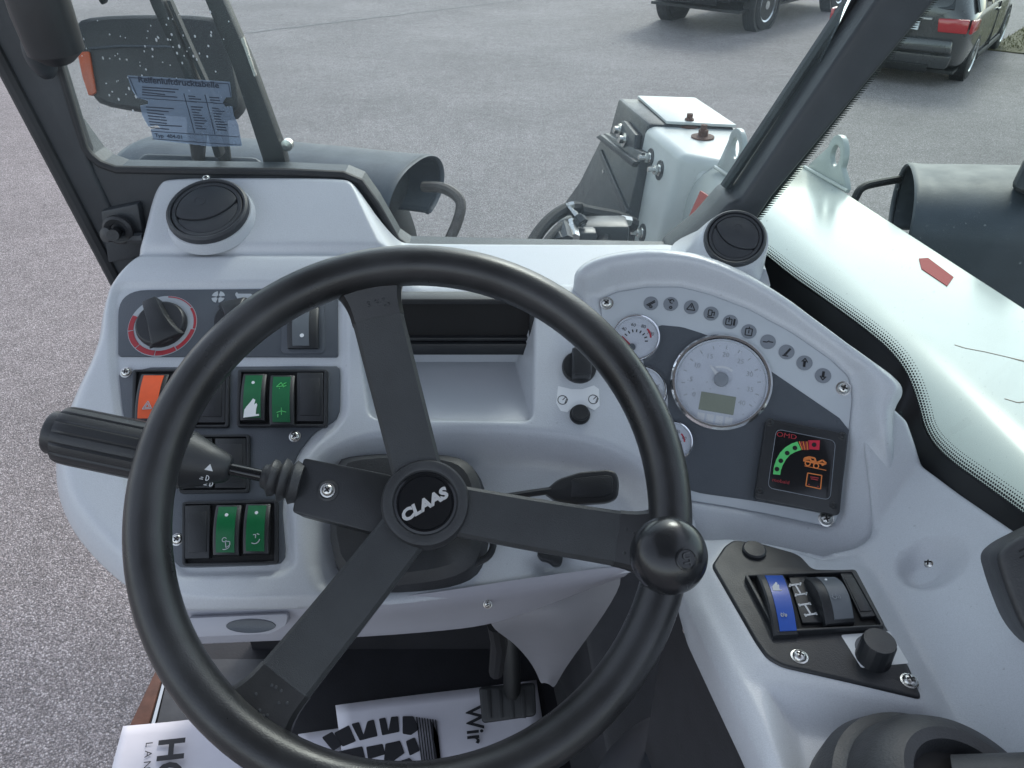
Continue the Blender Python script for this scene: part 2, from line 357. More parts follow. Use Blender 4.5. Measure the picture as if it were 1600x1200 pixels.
# verge, kerb and road beyond the parked cars
vd = np.array([math.cos(R(50)), math.sin(R(50)), 0]); vn = np.array([vd[1], -vd[0], 0]); v0 = at_Z(1560, 68, 0)
def strip(name, a, b, z, m, kind='structure', zt=None):
    P = [v0+vn*a-vd*.6, v0+vn*b-vd*.6, v0+vn*b+vd*60, v0+vn*a+vd*60]
    lo = [p*[1, 1, 0]+np.array([0, 0, -.02]) for p in P]; hi = [p*[1, 1, 0]+np.array([0, 0, z]) for p in P]
    o = hexa(name, lo+hi, m); tag(o, kind=kind); return o
strip('verge_soil', .0, 1.6, .015, mat('verge_soil', (.10, .09, .045), .9, bump=.8, bscale=40, var=.3, vscale=4))
strip('kerb', 1.6, 1.85, .12, mat('kerb_stone', (.34, .31, .29), .8, var=.15, vscale=5))
strip('road', 1.85, 9, .012, mat('road_surface', (.25, .25, .26), .8, var=.1, vscale=1))
gv, gf = [], []
for i in range(9000):
    p = v0+vn*random.uniform(.0, 1.58)+vd*random.uniform(-.6, 9); h = random.uniform(.015, .045); a = random.uniform(0, 6.28); q = np.array([math.cos(a), math.sin(a), 0])*.007; t_ = np.array([random.gauss(0, .02), random.gauss(0, .02), h])
    k = len(gv); b_ = p*[1, 1, 0]+np.array([0, 0, .012]); gv += [b_-q, b_+q, b_+t_]; gf.append((k, k+1, k+2))
g_ = mesh('verge_grass', gv, gf, mat('grass', (.13, .125, .05), .8, var=.35, vscale=6), kind='stuff'); tag(g_, 'short dry grass verge beyond the parked wagon', 'grass')

# ------------------------------------------------------------------ parked cars
def carmat(n, c): return mat(n, c, .28, coat=.9, var=.06, vscale=2, rvar=.06)
CGL = mat('car_glass', (.012, .014, .016), .06, spec=.8); TRIM = mat('car_trim', (.018, .018, .019), .6, var=.2); ALLOY = mat('alloy_rim', (.55, .56, .57), .3, .9, rvar=.1); TAIL = mat('tail_lamp_red', (.42, .02, .025), .15, coat=.8)
REFL = mat('clear_lamp', (.6, .6, .6), .1, .5)
def car(name, label, pos, head, sc, paint, suv=False, sil=None):
    """pos: ground point under the rear right wheel centre; head: direction of travel in degrees from +X"""
    hd = np.array([math.cos(R(head)), math.sin(R(head)), 0]); rt = np.array([hd[1], -hd[0], 0]); up = np.array([0, 0, 1.])
    wb, tr, oh_r, oh_f, W = 2.72, 1.54, .86, .82, 1.80; lift = .16 if suv else -.05; wr = .36 if suv else .315
    O = np.array(pos)*[1, 1, 0]-rt*tr/2*sc
    def Wd(x, y, z): return O+sc*(hd*x+rt*y+up*z)
    t = thing(name, label, 'car', O, 'parked cars')
    # stations along the length: x, half width at sill/belt/roof, z sill, belt, roof
    st_ = [(-oh_r, .62, .70, .50, .42, .92, 1.02), (-oh_r+.05, .80, .84, .60, .30, .94, 1.18), (-oh_r+.30, .86, .895, .66, .26, .95, 1.38), (-.30, .88, .90, .68, .24, .95, 1.45), (.5, .885, .90, .69, .22, .94, 1.47), (1.3, .885, .90, .68, .22, .93, 1.45), (1.9, .885, .90, .66, .22, .92, 1.30),
           (2.35, .885, .89, .72, .22, .93, 1.02), (2.9, .87, .86, .70, .24, .90, .94), (wb+oh_f-.12, .78, .76, .60, .28, .80, .83), (wb+oh_f, .62, .62, .5, .40, .66, .69)]
    V = []
    for x, ws, wbt, wrf, zs, zb, zr in st_:
        zs += lift; zb += lift; zr += lift*1.3
        half = [(0, zs), (ws*.9, zs), (ws, zs+.06), (wbt*1.005, (zs+zb)*.5+.03), (wbt, zb-.05), (wbt*.965, zb), (wrf*1.02, zr-.06), (wrf*.9, zr-.012), (0, zr)]
        ring = [(y, z) for y, z in half]+[(-y, z) for y, z in half[-2:0:-1]]
        V += [Wd(x, y, z) for y, z in ring]
    k = 16; n = len(st_); Fc = [(i*k+j, i*k+(j+1) % k, (i+1)*k+(j+1) % k, (i+1)*k+j) for i in range(n-1) for j in range(k)]+[tuple(range(k)), tuple((n-1)*k+j for j in range(k))]
    mesh('body', V, Fc, paint, t, smooth=True, sub=2)
    def quadp(nm, P, m, off, par=t, th=.02, bev=0):
        P = [np.array(p, float) for p in P]; nn = np.cross(P[1]-P[0], P[2]-P[0]); nn /= np.linalg.norm(nn)
        if nn@np.array(off) < 0: nn = -nn
        a = [Wd(*(p+nn*th)) for p in P]; b = [Wd(*(p-nn*.02)) for p in P]; m_ = len(P)
        return mesh(nm, a+b, [tuple(range(m_)), tuple(range(2*m_-1, m_-1, -1))]+[(i, i+m_, (i+1) % m_+m_, (i+1) % m_) for i in range(m_)], m, par, bevel=bev)
    l = lift
    for s in (1, -1):
        for P in ([(-.55, .885*s, .97+l), (.30, .885*s, .97+l), (.22, .70*s, 1.38+l), (-.40, .69*s, 1.36+l)], [(.36, .885*s, .97+l), (1.18, .885*s, .96+l), (1.05, .70*s, 1.39+l), (.29, .70*s, 1.385+l)], [(1.24, .885*s, .96+l), (2.10, .885*s, .96+l), (1.68, .71*s, 1.32+l), (1.11, .70*s, 1.385+l)]):
            quadp('side_window', P, CGL, (0, s, 0), th=.012, bev=.006)
        quadp('sill_trim', [(.36, .90*s, .34+l), (2.28, .90*s, .34+l), (2.28, .90*s, .26+l), (.36, .90*s, .26+l)], ALLOY if suv else TRIM, (0, s, 0), th=.012, bev=.01)
        quadp('door_handle', [(.95, .91*s, .86+l), (1.13, .91*s, .86+l), (1.13, .91*s, .83+l), (.95, .91*s, .83+l)], paint, (0, s, 0), th=.02, bev=.008)
        quadp('door_seam', [(1.205, .905*s, .92+l), (1.213, .905*s, .92+l), (1.213, .905*s, .34+l), (1.205, .905*s, .34+l)], TRIM, (0, s, 0), th=.004)
        tl = quadp('tail_lamp', [(-.875, .47*s, .91+l), (-.855, .84*s, .92+l), (-.855, .85*s, .75+l), (-.875, .50*s, .75+l)], TAIL, (-1, 0, 0), th=.06, bev=.015)
        quadp('tail_lamp', [(-.90, .885*s, .92+l), (-.62, .915*s, .91+l), (-.66, .92*s, .78+l), (-.90, .885*s, .75+l)], TAIL, (0, s, 0), th=.022, bev=.012)
        if suv: quadp('reverse_lamp', [(-.87, .50*s, .80+l), (-.85, .70*s, .80+l), (-.85, .70*s, .77+l), (-.87, .50*s, .77+l)], REFL, (-1, 0, 0), tl, th=.045)
        quadp('headlamp', [(wb+.42, .80*s, .70+l), (wb+.72, .58*s, .66+l), (wb+.76, .54*s, .56+l), (wb+.50, .80*s, .58+l)], REFL, (1, s, .3), th=.02, bev=.01)
        quadp('door_mirror', [(1.98, 1.0*s, 1.02+l), (2.06, .88*s, 1.02+l), (2.06, .88*s, .92+l), (1.98, 1.0*s, .92+l)], paint, (-1, 0, 0), th=.06, bev=.02)
    quadp('rear_window', [(-.82, .62, 1.00+l), (-.82, -.62, 1.00+l), (-.60, -.54, 1.34+l), (-.60, .54, 1.34+l)], CGL, (-1, 0, .4), th=.03, bev=.01)
    quadp('rear_bumper', [(-.885, .72, .66+l), (-.885, -.72, .66+l), (-.90, -.74, .50+l), (-.90, .74, .50+l)], paint, (-1, 0, 0), th=.05, bev=.03)
    quadp('rear_bumper', [(-.86, .76, .48+l), (-.86, -.76, .48+l), (-.82, -.72, .30+l), (-.82, .72, .30+l)], paint if not suv else TRIM, (-1, 0, 0), th=.05, bev=.03)
    quadp('diffuser', [(-.84, .50, .36+l), (-.84, -.50, .36+l), (-.80, -.48, .25+l), (-.80, .48, .25+l)], TRIM, (-1, 0, 0), th=.06, bev=.01)
    npl = quadp('number_plate', [(-.872, .26, .86+l), (-.872, -.26, .86+l), (-.880, -.26, .75+l), (-.880, .26, .75+l)], SIGNW, (-1, 0, 0), th=.045, bev=.004)
    quadp('boot_trim', [(-.872, .40, .905+l), (-.872, -.40, .905+l), (-.872, -.40, .885+l), (-.872, .40, .885+l)], ALLOY, (-1, 0, 0), th=.04)
    quadp('windscreen', [(2.28, .66, 1.03+l), (2.28, -.66, 1.03+l), (1.78, -.58, 1.36+l), (1.78, .58, 1.36+l)], CGL, (1, 0, .6), th=.02, bev=.01)
    quadp('underside', [(-.70, .80, .22+l*.6), (wb+.6, .80, .22+l*.6), (wb+.6, -.80, .22+l*.6), (-.70, -.80, .22+l*.6)], TRIM, (0, 0, -1), th=.02)
    for x in (0, wb):
        for s in (1, -1):
            c = Wd(x, s*(tr/2+.02), wr); f = Frame(c, rt*s, hd)
            lathe('wheel_arch', Frame(Wd(x, s*.80, wr), rt*s, hd), [((wr+(.065 if suv else .035))*sc, -.1*sc), ((wr+(.065 if suv else .035))*sc, (.095 if suv else .088)*sc), ((wr+.02)*sc, (.095 if suv else .088)*sc), ((wr+.01)*sc, .07*sc), (.0001, .06*sc)], TRIM, t, 40)
            w_ = lathe('wheel', f, [(a*wr*sc, h*sc) for a, h in [(.66, -.10), (.97, -.10), (1, -.07), (1, .07), (.97, .10), (.80, .112), (.68, .108), (.66, .09)]], TYRE, t, 40, close=False)
            lathe('rim', f, [(a*wr*sc, h*sc) for a, h in [(.69, .10), (.67, .112), (.64, .10), (.60, .05), (.20, .045), (.0001, .045)]], TRIM, w_, 40)
            parts = []
            for q in range(7 if not suv else 5):
                a = 2*math.pi*q/(7 if not suv else 5); f2_ = Frame.__new__(Frame); f2_.o = f.o; f2_.n = f.n; f2_.x = math.cos(a)*f.x+math.sin(a)*f.y; f2_.y = math.cos(a)*f.y-math.sin(a)*f.x
                parts.append(prism(f2_, [(.10*wr*sc, -.09*wr*sc), (.66*wr*sc, -.12*wr*sc), (.66*wr*sc, .12*wr*sc), (.10*wr*sc, .09*wr*sc)], .05*sc, .098*sc))
            parts.append(lathe_vf(f, [(.68*wr*sc, .10*sc), (.66*wr*sc, .114*sc), (.60*wr*sc, .10*sc), (.60*wr*sc, .06*sc)], 40, close=False)); parts.append(lathe_vf(f, [(.18*wr*sc, .05*sc), (.17*wr*sc, .105*sc), (.0001, .108*sc)], 20))
            mesh('rim_spokes', *join(parts), ALLOY, w_, smooth=True)
    return t, Wd
w1, Wd1 = car('parked_car', 'dark grey estate car parked beyond the boom with a red tail lamp', at_Z(1494, 122, 0), 54, .82, carmat('anthracite_paint', (.048, .048, .050)))
#(-.930, 0, .805), -np.array([math.cos(R(52)), math.sin(R(52)), 0]), -np.array([math.sin(R(52)), -math.cos(R(52)), 0])*-1)
car('parked_car', 'dark off-road car with silver sill parked at the top edge of the yard', at_Z(1182, 46, 0), 47, .95, carmat('dark_olive_paint', (.028, .030, .028)), True)

# ================================================================== THE MACHINE OUTSIDE THE CAB
YW = .785
# ------------------------------------------------------------------ boom
bo = thing('telescopic_boom', 'white painted boom running forward at the right of the cab', 'boom', (.8, 1.2, 0))
ax = np.array([0, math.cos(R(6.1)), -math.sin(R(6.1))])
BR = at_X(1600, 475, .95); zt = lambda Y: BR[2]-(Y-BR[1])*math.tan(R(6.1))
xl, xr = .575, .95; ring = [(xr-.012, 0), (xr, -.012), (xr, -.42), (xl, -.42), (xl, -.16), (xl+.006, -.105), (xl+.022, -.062), (xl+.045, -.030), (xl+.075, -.010), (xl+.110, -.001), (xl+.13, 0)]
V = []
for Y in (-1.2, -.2, .5, 1.0, 1.5, 2.0, 2.46): V += [np.array([x, Y, zt(Y)+z]) for x, z in ring]
k = len(ring); mesh('tube', V, [(i*k+j, i*k+(j+1) % k, (i+1)*k+(j+1) % k, (i+1)*k+j) for i in range(6) for j in range(k)]+[tuple(range(k)), tuple(6*k+j for j in range(k))], WHITEP, bo, bevel=.004)
def ztop(px, py): # on the boom's top face
    r = ray(px, py); n_ = np.array([0, math.tan(R(6.1)), 1.]); return CAM+r*((np.array([0, BR[1], BR[2]+.0])-CAM)@n_/(r@n_))
FBm = Frame((xr, 1.8, zt(1.8)), (0, math.sin(R(6.1)), math.cos(R(6.1))))
for nm, px_ in (('right', None),): pass
def lug(base_l, base_r, tip, hole, par, th=.016):
    """upright eye plate standing across the boom: base corners on the boom, tip and hole given in pixels"""
    a, b = np.array(base_l), np.array(base_r); e = (b-a)/np.linalg.norm(b-a); nn = np.cross(e, [0, 0, 1.]); F = Frame(a, -nn if nn[1] > 0 else nn, e)
    P = [np.array(F.loc(a)), np.array(F.loc(b))]; T = F.ab(*tip); H = F.ab(*hole); r = .058
    pts = [tuple(P[0]), tuple(P[1])]+[(H[0]+r*math.cos(R(q)), H[1]+r*math.sin(R(q))) for q in range(-25, 176, 12)]
    hl = [(H[0]+.026*math.cos(R(q)), H[1]+.026*math.sin(R(q))) for q in range(0, 360, 15)]
    # outline with a hole: bridge by pairing angles
    C_ = np.array([H[0], H[1]]); out = chaikin(pts, 1, keep=.06); n = 72; ring_o = []
    segs = [(np.array(out[i]), np.array(out[(i+1) % len(out)])) for i in range(len(out))]
    for q in range(n):
        d_ = np.array([math.cos(2*math.pi*q/n), math.sin(2*math.pi*q/n)]); best = None
        for s0, s1 in segs:
            M = np.array([d_, s0-s1]).T
            if abs(np.linalg.det(M)) < 1e-12: continue
            u = np.linalg.solve(M, s0-C_)
            if u[0] > 0 and -1e-6 <= u[1] <= 1+1e-6 and (best is None or u[0] > best): best = u[0]
        ring_o.append(C_+d_*(best or r))
    ring_i = [C_+.030*np.array([math.cos(2*math.pi*q/n), math.sin(2*math.pi*q/n)]) for q in range(n)]
    V = []
    for P_, h in ((ring_o, th/2), (ring_i, th/2), (ring_i, -th/2), (ring_o, -th/2)): V += [F.w(a_, b_, h) for a_, b_ in P_]
    mesh('lifting_eye', V, [(c*n+i, c*n+(i+1) % n, ((c+1) % 4)*n+(i+1) % n, ((c+1) % 4)*n+i) for c in range(4) for i in range(n)], WHITEP, par, bevel=.002)
    tube('weld_bead', [F.w(P[0][0], P[0][1]+.002, th/2+.002), F.w(P[1][0], P[1][1]+.002, th/2+.002)], .006, WHITEP, par, 8)
lug(ztop(1262, 262), ztop(1330, 300), (1322, 209), (1309, 243), bo)
lug(ztop(1122, 262)+np.array([0, .0, 0]), ztop(1160, 285), (1150, 205), (1152, 232), bo)
arr = FBm.poly([(1436, 404), (1450, 403), (1490, 433), (1480, 447), (1440, 420)], .001); lplate('red_arrow_mark', FBm, arr, -.001, .0014, mat('red_marker', (.26, .012, .016), .6, spec=.15), bo)
for pts in ([(1492, 538), (1508, 543), (1540, 549), (1570, 556), (1600, 563)], [(1578, 558), (1604, 565), (1630, 570)], [(1570, 622), (1590, 628), (1612, 626)]):
    strokes('scratch', FBm, [[tuple(FBm.ab(x, y, .0012)) for x, y in pts]], .0015, mat('scratch_brown', (.24, .17, .13), .8), bo, -.001, .0006)
# ------------------------------------------------------------------ boom head and carriage
hd_ = thing('boom_head', 'white bolted boom head seen through the windscreen', 'boom head', (.7, 2.65, 0))
hx = .545; P = lambda x, y, X_: at_X(x, y, X_)
tp = [at_Z(1064, 241, 1.265), at_Z(1185, 262, 1.262), at_Z(1155, 197, 1.262), at_Z(1008, 194, 1.265)]
dn = np.array([.085, .0, -.62]); hexa('casing', [p+dn*[-1, 1, 1] for p in tp]+tp, WHITEH, hd_, bevel=.028, seg=4)
hb = [at_Z(1062, 258, 1.245), at_Z(1190, 275, 1.245), at_Z(1180, 235, 1.245), at_Z(1072, 232, 1.245)]
nb_ = [np.array([.63, 2.33, 1.225]), np.array([.93, 2.33, 1.22]), np.array([.93, 2.50, 1.225]), np.array([.60, 2.50, 1.225])]
hexa('neck', [p+np.array([0, 0, -.62]) for p in nb_]+nb_, WHITEH, hd_, bevel=.03, seg=4)
Fside = Frame((tp[0]+tp[3])/2+dn*.5*[-1, 1, 1], np.cross(tp[3]-tp[0], dn*[-1, 1, 1])*-1 if np.cross(tp[3]-tp[0], dn)[0] > 0 else np.cross(tp[3]-tp[0], dn*[-1, 1, 1]), tp[0]-tp[3])
if Fside.n[0] > 0: Fside = Frame(Fside.o, -Fside.n, tp[0]-tp[3])
for x, y in ((1016, 247), (1031, 266), (988, 345), (1004, 364)):
    f = Fside.sub(x, y, .0); lathe('recess_ring', f, [(.034, -.002), (.034, .003), (.030, .004), (.0001, .003)], CARBON, hd_, 24); bl = lathe('bolt', f, [(.022, 0), (.022, .006), (.017, .008), (.017, .022), (.009, .024), (.009, .045), (.0001, .046)], STEEL, hd_, 6)
Ftop = Frame((0, 2.6, 1.266), (0, 0, 1))
for x, y in ((1076, 196), (1098, 214)):
    f = Ftop.sub(x, y); bl = lathe('bolt', f, [(.040, -.002), (.040, .003), (.017, .006), (.017, .024), (.011, .027), (.011, .042), (.0001, .043)], RUST, hd_, 20)
plate('red_decal', Fside, [(1094, 298), (1106, 306), (1082, 340), (1074, 343)], -.002, .003, mat('faded_red', (.45, .09, .07), .5), hd_)
ca = thing('tool_carriage', 'black steel tool carriage in front of the white boom head', 'carriage', (.55, 3.05, 0))
c4 = [at_Z(1014, 193, 1.275), at_Z(1150, 200, 1.27), at_Z(1086, 157, 1.27), at_Z(966, 153, 1.275)]
hexa('block', [p+np.array([-.10, 0, -.5]) for p in c4]+c4, CARBON, ca, bevel=.012)
hexa('top_plate', [p+np.array([0, 0, .001]) for p in [c4[0]*.8+c4[1]*.2, c4[1], c4[2], c4[3]*.75+c4[2]*.25]]+[p+np.array([0, 0, .012]) for p in [c4[0]*.8+c4[1]*.2, c4[1], c4[2], c4[3]*.75+c4[2]*.25]], WHITEH, ca, bevel=.003)
Fc_ = Frame(c4[0], np.cross(c4[3]-c4[0], [-.10, 0, -.5]), c4[0]-c4[3])
if Fc_.n[0] > 0: Fc_ = Frame(c4[0], -Fc_.n, c4[0]-c4[3])
plate('side_plate', Fc_, [(944, 207), (1003, 238), (965, 400), (862, 400), (880, 320), (905, 285)], -.03, .030, CARBON, ca, bevel=.006)
plate('rib', Fc_, [(930, 214), (938, 210), (992, 252), (986, 260)], .02, .050, CARBON, ca, bevel=.004)
plate('rib', Fc_, [(934, 235), (938, 233), (980, 330), (974, 334)], .02, .040, CARBON, ca, bevel=.003)
wp = plate('wear_pad', Fc_, [(966, 196), (974, 188), (992, 210), (990, 234), (982, 238), (964, 214)], .0, .028, CARBON, ca, r=.006, bevel=.004)
for x, y in ((969, 204), (977, 219)): lathe('bolt', Fc_.sub(x, y, .028), [(.026, -.001), (.026, .008), (.014, .010), (.014, .026), (.0001, .027)], STEEL, ca, 18)
lathe('rivet', Fc_.sub(943, 268, .03), [(.009, -.001), (.008, .004), (.0001, .005)], STEEL, ca, 12)
def hose(pts, r, m, nm='hydraulic_hose'): return tube(nm, [at(*p) for p in pts], r, m, hy, 10, smoothpath=2)
hy = thing('hydraulic_couplings', 'cluster of dark hydraulic hoses and steel couplings below the boom head', 'hydraulics', (.3, 2.6, 0))
hose([(828, 386, 2.3), (846, 356, 2.35), (872, 332, 2.4), (898, 322, 2.45), (915, 330, 2.5)], .020, TYRE); hose([(845, 392, 2.25), (862, 366, 2.3), (880, 350, 2.36), (892, 352, 2.4)], .013, TYRE)
hose([(905, 330, 2.46), (935, 336, 2.5), (962, 340, 2.55), (990, 352, 2.6)], .026, TYRE); hose([(938, 396, 2.35), (946, 366, 2.42), (972, 354, 2.5)], .022, TYRE)
for p, q, r in (((889, 324, 2.40), (912, 352, 2.36), .011), ((885, 322, 2.41), (897, 320, 2.41), .012), ((903, 338, 2.37), (911, 349, 2.36), .019), ((880, 350, 2.36), (886, 376, 2.3), .020), ((893, 345, 2.38), (898, 372, 2.33), .017), ((868, 362, 2.34), (876, 378, 2.30), .018), ((962, 342, 2.50), (985, 346, 2.52), .016)):
    c_ = tube('coupling', [at(*p), at(*[a_*.7+b_*.3 for a_, b_ in zip(p, q)]), at(*[a_*.7+b_*.3 for a_, b_ in zip(p, q)]), at(*q)], [r*.75, r*.75, r, r], STEEL if r < .018 else CARBON, hy, 6)
mesh('manifold', *box_vf(at(925, 372, 2.45), .22, .10, .12), CARBON, hy, bevel=.012)
mesh('manifold', *box_vf(at(900, 380, 2.40), .12, .07, .10), CARBON, hy, bevel=.010)
# ------------------------------------------------------------------ fenders
def fender(name, label, e_in, e_out, Ru, Rf, a0, a1):
    """moulded mudguard: a low arched shell with a rolled lip, between its inner and outer end"""
    e_in, e_out = np.array(e_in), np.array(e_out); axd = (e_out-e_in)/np.linalg.norm(e_out-e_in); L_ = np.linalg.norm(e_out-e_in)
    up = np.array([0, 0, 1.]); fw = np.cross(up, axd); fw /= np.linalg.norm(fw)
    if fw[1] < 0: fw = -fw
    t = thing(name, label, 'mudguard', (e_in+e_out)/2*[1, 1, 0], 'front mudguards'); rows = []
    na = 40; ns = [(.012, .90), (.0, .93), (-.004, .965), (.004, .995), (.02, 1.0), (.05, .985), (.07, .98), (.3, 1.0), (.55, 1.01), (.57, .985), (.9, .97), (.97, .94), (1, .86)]
    for s, q in ns:
        rows.append([e_in+axd*L_*s+(fw*math.copysign(abs(math.cos(R(a0+(a1-a0)*i/na)))**.85, math.cos(R(a0+(a1-a0)*i/na)))*Rf+up*(math.sin(R(a0+(a1-a0)*i/na))*Ru-.22*max(0, (a0+(a1-a0)*i/na-182)/25)))*q for i in range(na+1)])
    n = na+1; V = [p for r in rows for p in r]; o = mesh('shell', V, [(j*n+i, j*n+i+1, (j+1)*n+i+1, (j+1)*n+i) for j in range(len(ns)-1) for i in range(na)], FENDER, t, smooth=True)
    md = o.modifiers.new('t', 'SOLIDIFY'); md.thickness = .010; md.offset = -1
    V = []
    for s, q in ((.10, .80), (.90, .80)): V += [e_in+axd*L_*s+(fw*math.cos(2*math.pi*i/36)*Rf+up*(math.sin(2*math.pi*i/36)*Ru*1.0))*q-up*.02 for i in range(36)]
    mesh('liner', V, [(i, (i+1) % 36, 36+(i+1) % 36, 36+i) for i in range(36)]+[tuple(range(36)), tuple(range(36, 72))], TYRE, t, bevel=.02)
    return t, axd, fw
fl1, ax1, fw1 = fender('mudguard', 'dark grey plastic mudguard over the left front wheel', at(652, 303, 2.45), at(230, 258, 2.74), .105, .22, -70, 207)
w0 = at(632, 372, 2.55)
V, f = lathe_vf(Frame(w0-ax1*-.06+np.array([0, 0, -.12]), -ax1), [(.20, -.30), (.24, -.28), (.25, -.02), (.22, .0), (.13, .01), (.05, .0)], 36)
tw_ = thing('front_wheel', 'dark front tyre showing below the left mudguard', 'wheel', w0*[1, 1, 0]); mesh('tyre', V, f, TYRE, tw_, smooth=True)
tube('bracket_arm', [at(662, 292, 2.42), at(690, 292, 2.38), at(712, 303, 2.36), at(722, 318, 2.36), at(716, 345, 2.36), at(702, 376, 2.36)], .017, mat('bracket_brown', (.085, .070, .062), .6, var=.3), fl1, 10, smoothpath=2)
fl2, ax2, fw2 = fender('mudguard', 'dark grey plastic mudguard over the right front wheel', at(1408, 330, 2.20), at(1800, 348, 2.02), .120, .22, -60, 207)
tube('bracket_arm', [at(1405, 280, 2.32), at(1370, 286, 2.30), at(1345, 292, 2.28), at(1335, 312, 2.28)], .012, TRIM, fl2, 10, smoothpath=2)
rl = tube('chassis_rail', [at(1492, 414, 2.3), at(1560, 404, 2.2), at(1660, 392, 2.1)], .035, FENDER, fl2, 12); 
mr_ = thing('side_mirror', 'black mirror edge cut by the right border of the picture', 'mirror', at(1640, 300, 2.0)*[1, 1, 0])
hexa('housing', [at(1577, 296, 1.90), at(1680, 330, 1.90), at(1680, 330, 2.0), at(1577, 296, 2.0), at(1604, 240, 1.90), at(1680, 200, 1.9), at(1680, 200, 2.0), at(1604, 240, 2.0)], BLACK, mr_, bevel=.02, seg=3)
# ------------------------------------------------------------------ headlamp
hl = thing('headlamp', 'black headlamp housing with amber marker outside the windscreen on the left', 'headlamp', at(250, 230, 1.5)*[1, 1, 0])
FHl = Frame(at(250, 108, 1.40), (.10, -.94, .30))
rows = []
hp_ = [(122, 34), (150, 26), (230, 23), (330, 25), (350, 35), (366, 90), (378, 150), (378, 172), (362, 189), (300, 184), (220, 176), (160, 165), (146, 150), (128, 90), (119, 55)]
for sc_, h in ((.90, .020), (.97, .014), (1.0, .002), (1.0, -.03), (.92, -.09), (.75, -.12)):
    pp = np.array(FHl.poly(hp_)); c = pp.mean(0); rows.append([FHl.w(*(c+(p-c)*sc_), h) for p in pp])
rows = [chaikin(r, 1) for r in rows]; k = len(rows[0]); V = [p for r in rows for p in r]
mesh('housing', V, [(i*k+j, i*k+(j+1) % k, (i+1)*k+(j+1) % k, (i+1)*k+j) for i in range(5) for j in range(k)]+[tuple(range(k)), tuple(5*k+j for j in range(k))], LAMPB, hl, smooth=True)
tube('moulding_line', [FHl.hit(140, 76, .021), FHl.hit(190, 72, .022), FHl.hit(260, 73, .022), FHl.hit(300, 76, .021)], .0022, FENDER, hl, 8)
plate('amber_marker', FHl, [(120, 81), (139, 80), (150, 145), (138, 150), (128, 120)], -.02, .024, AMBER, hl, r=.004, bevel=.002)
for a_, b_ in (((308, 205), (310, 250)), ((340, 195), (352, 250))): tube('bracket', [at(a_[0], a_[1]-40, 1.46), at(*a_, 1.46), at(*b_, 1.5)], [.02, .018, .012], LAMPB, hl, 10)
hexa('foot', [at(210, 256, 1.50), at(420, 262, 1.50), at(420, 262, 1.62), at(210, 256, 1.62), at(225, 240, 1.5), at(400, 246, 1.5), at(400, 246, 1.62), at(225, 240, 1.62)], FENDER, hl, bevel=.01)

# ================================================================== CAB FRAME AND GLASS
FG = Frame((0, YW, 1.75), (0, -1, 0))
cf = thing('cab_frame', 'dark grey cab frame with pillars around the windscreen', 'cab frame', (0, YW, 1.0))
def lx(z): return -.438-(z-1.68)*.184           # outer edge of the left pillar leans a little
gl_ = -.4285
V, f = prism(FG, [(lx(1.55), 1.55-1.75), (-.385, 1.55-1.75), (gl_+.002, 1.79-1.75), (gl_, 1.84-1.75), (gl_, 2.6-1.75), (lx(2.6), 2.6-1.75)], -.004, .016); mesh('left_pillar', V, f, FRAME, cf, bevel=.005, seg=3)
tube('door_seal', [np.array([lx(z)-.003, YW-.014, z]) for z in (1.55, 1.7, 2.0, 2.3, 2.6)], .008, SEAL, cf, 10)
bot = [(140, 225), (150, 238), (165, 250), (190, 259), (300, 261), (450, 263), (540, 267), (566, 278), (590, 312), (622, 368), (640, 380), (850, 385), (1046, 389)]
bl = FG.poly(bot)
V, f = prism(FG, [np.array([gl_-.01, bl[0][1]+.02])]+bl+[np.array([bl[-1][0]+.06, bl[-1][1]]), np.array([bl[-1][0]+.06, -.45]), np.array([gl_-.01, -.45])], -.02, .012); mesh('lower_frame', V, f, FRAME, cf)
tube('windscreen_seal', [FG.w(a, b, .012) for a, b in [np.array([gl_, .8]), np.array([gl_, .3])]+bl], .0042, SEAL, cf, 10)
rp = FG.poly([(1040, 387), (1092, 345), (1131, 300), (1147, 297), (1345, 0), (1435, 0), (1195, 292), (1160, 345), (1175, 420), (1040, 420)])
top = [(rp[4]+(rp[4]-rp[3])*1.3), (rp[5]+(rp[5]-rp[6])*1.3)]; rp = rp[:4]+[top[0], top[1]]+rp[6:]
V, f = prism(FG, rp, -.03, .030); mesh('right_pillar', V, f, FRAME, cf, bevel=.007, seg=3)
pl0, pl1 = np.array(FG.ab(1142, 297)), np.array(top[0]); tube('pillar_seal', [FG.w(*(pl0-[.004, 0]), -.01), FG.w(*(pl1-[.004, 0]), -.01)], .006, SEAL, cf, 8)
# hinge and bolts beside the left pod
hb_ = FG.sub(186, 358, .03); lathe('washer', hb_, [(.0155, 0), (.0155, .004), (.013, .006), (.008, .004), (.007, .002)], RUBBER, cf, 32, close=False)
tube('hinge_pin', [FG.hit(184, 362, .02), FG.hit(176, 368, .05)], .006, RUBBER, cf, 12); lathe('pin_head', Frame(FG.hit(167, 367, .046), (-.3, -.8, .3)), [(.0075, -.004), (.0075, .002), (.0001, .004)], RUBBER, cf, 16)
plate('hinge_bracket', FG, [(156, 330), (215, 318), (230, 400), (168, 412)], .005, .022, FRAME, cf, bevel=.003)
tube('hinge_strap', [FG.hit(180, 372, .03), FG.hit(225, 372, .03)], .006, FRAME, cf, 8)
# glass
ws = thing('windscreen', 'large dusty windscreen pane in front of the dashboard', 'windscreen', (0, YW, 1.7))
gp = [np.array([gl_-.004, .85])]+[b+[0, -.004] for b in bl]+[np.array(FG.ab(1150, 370)), np.array([(top[0][0]+top[1][0])/2+.02, .85])]
gp[1][0] = gl_-.004
V, f = prism(FG, gp, -.003, .003); mesh('pane', V, f, GLASS, ws)
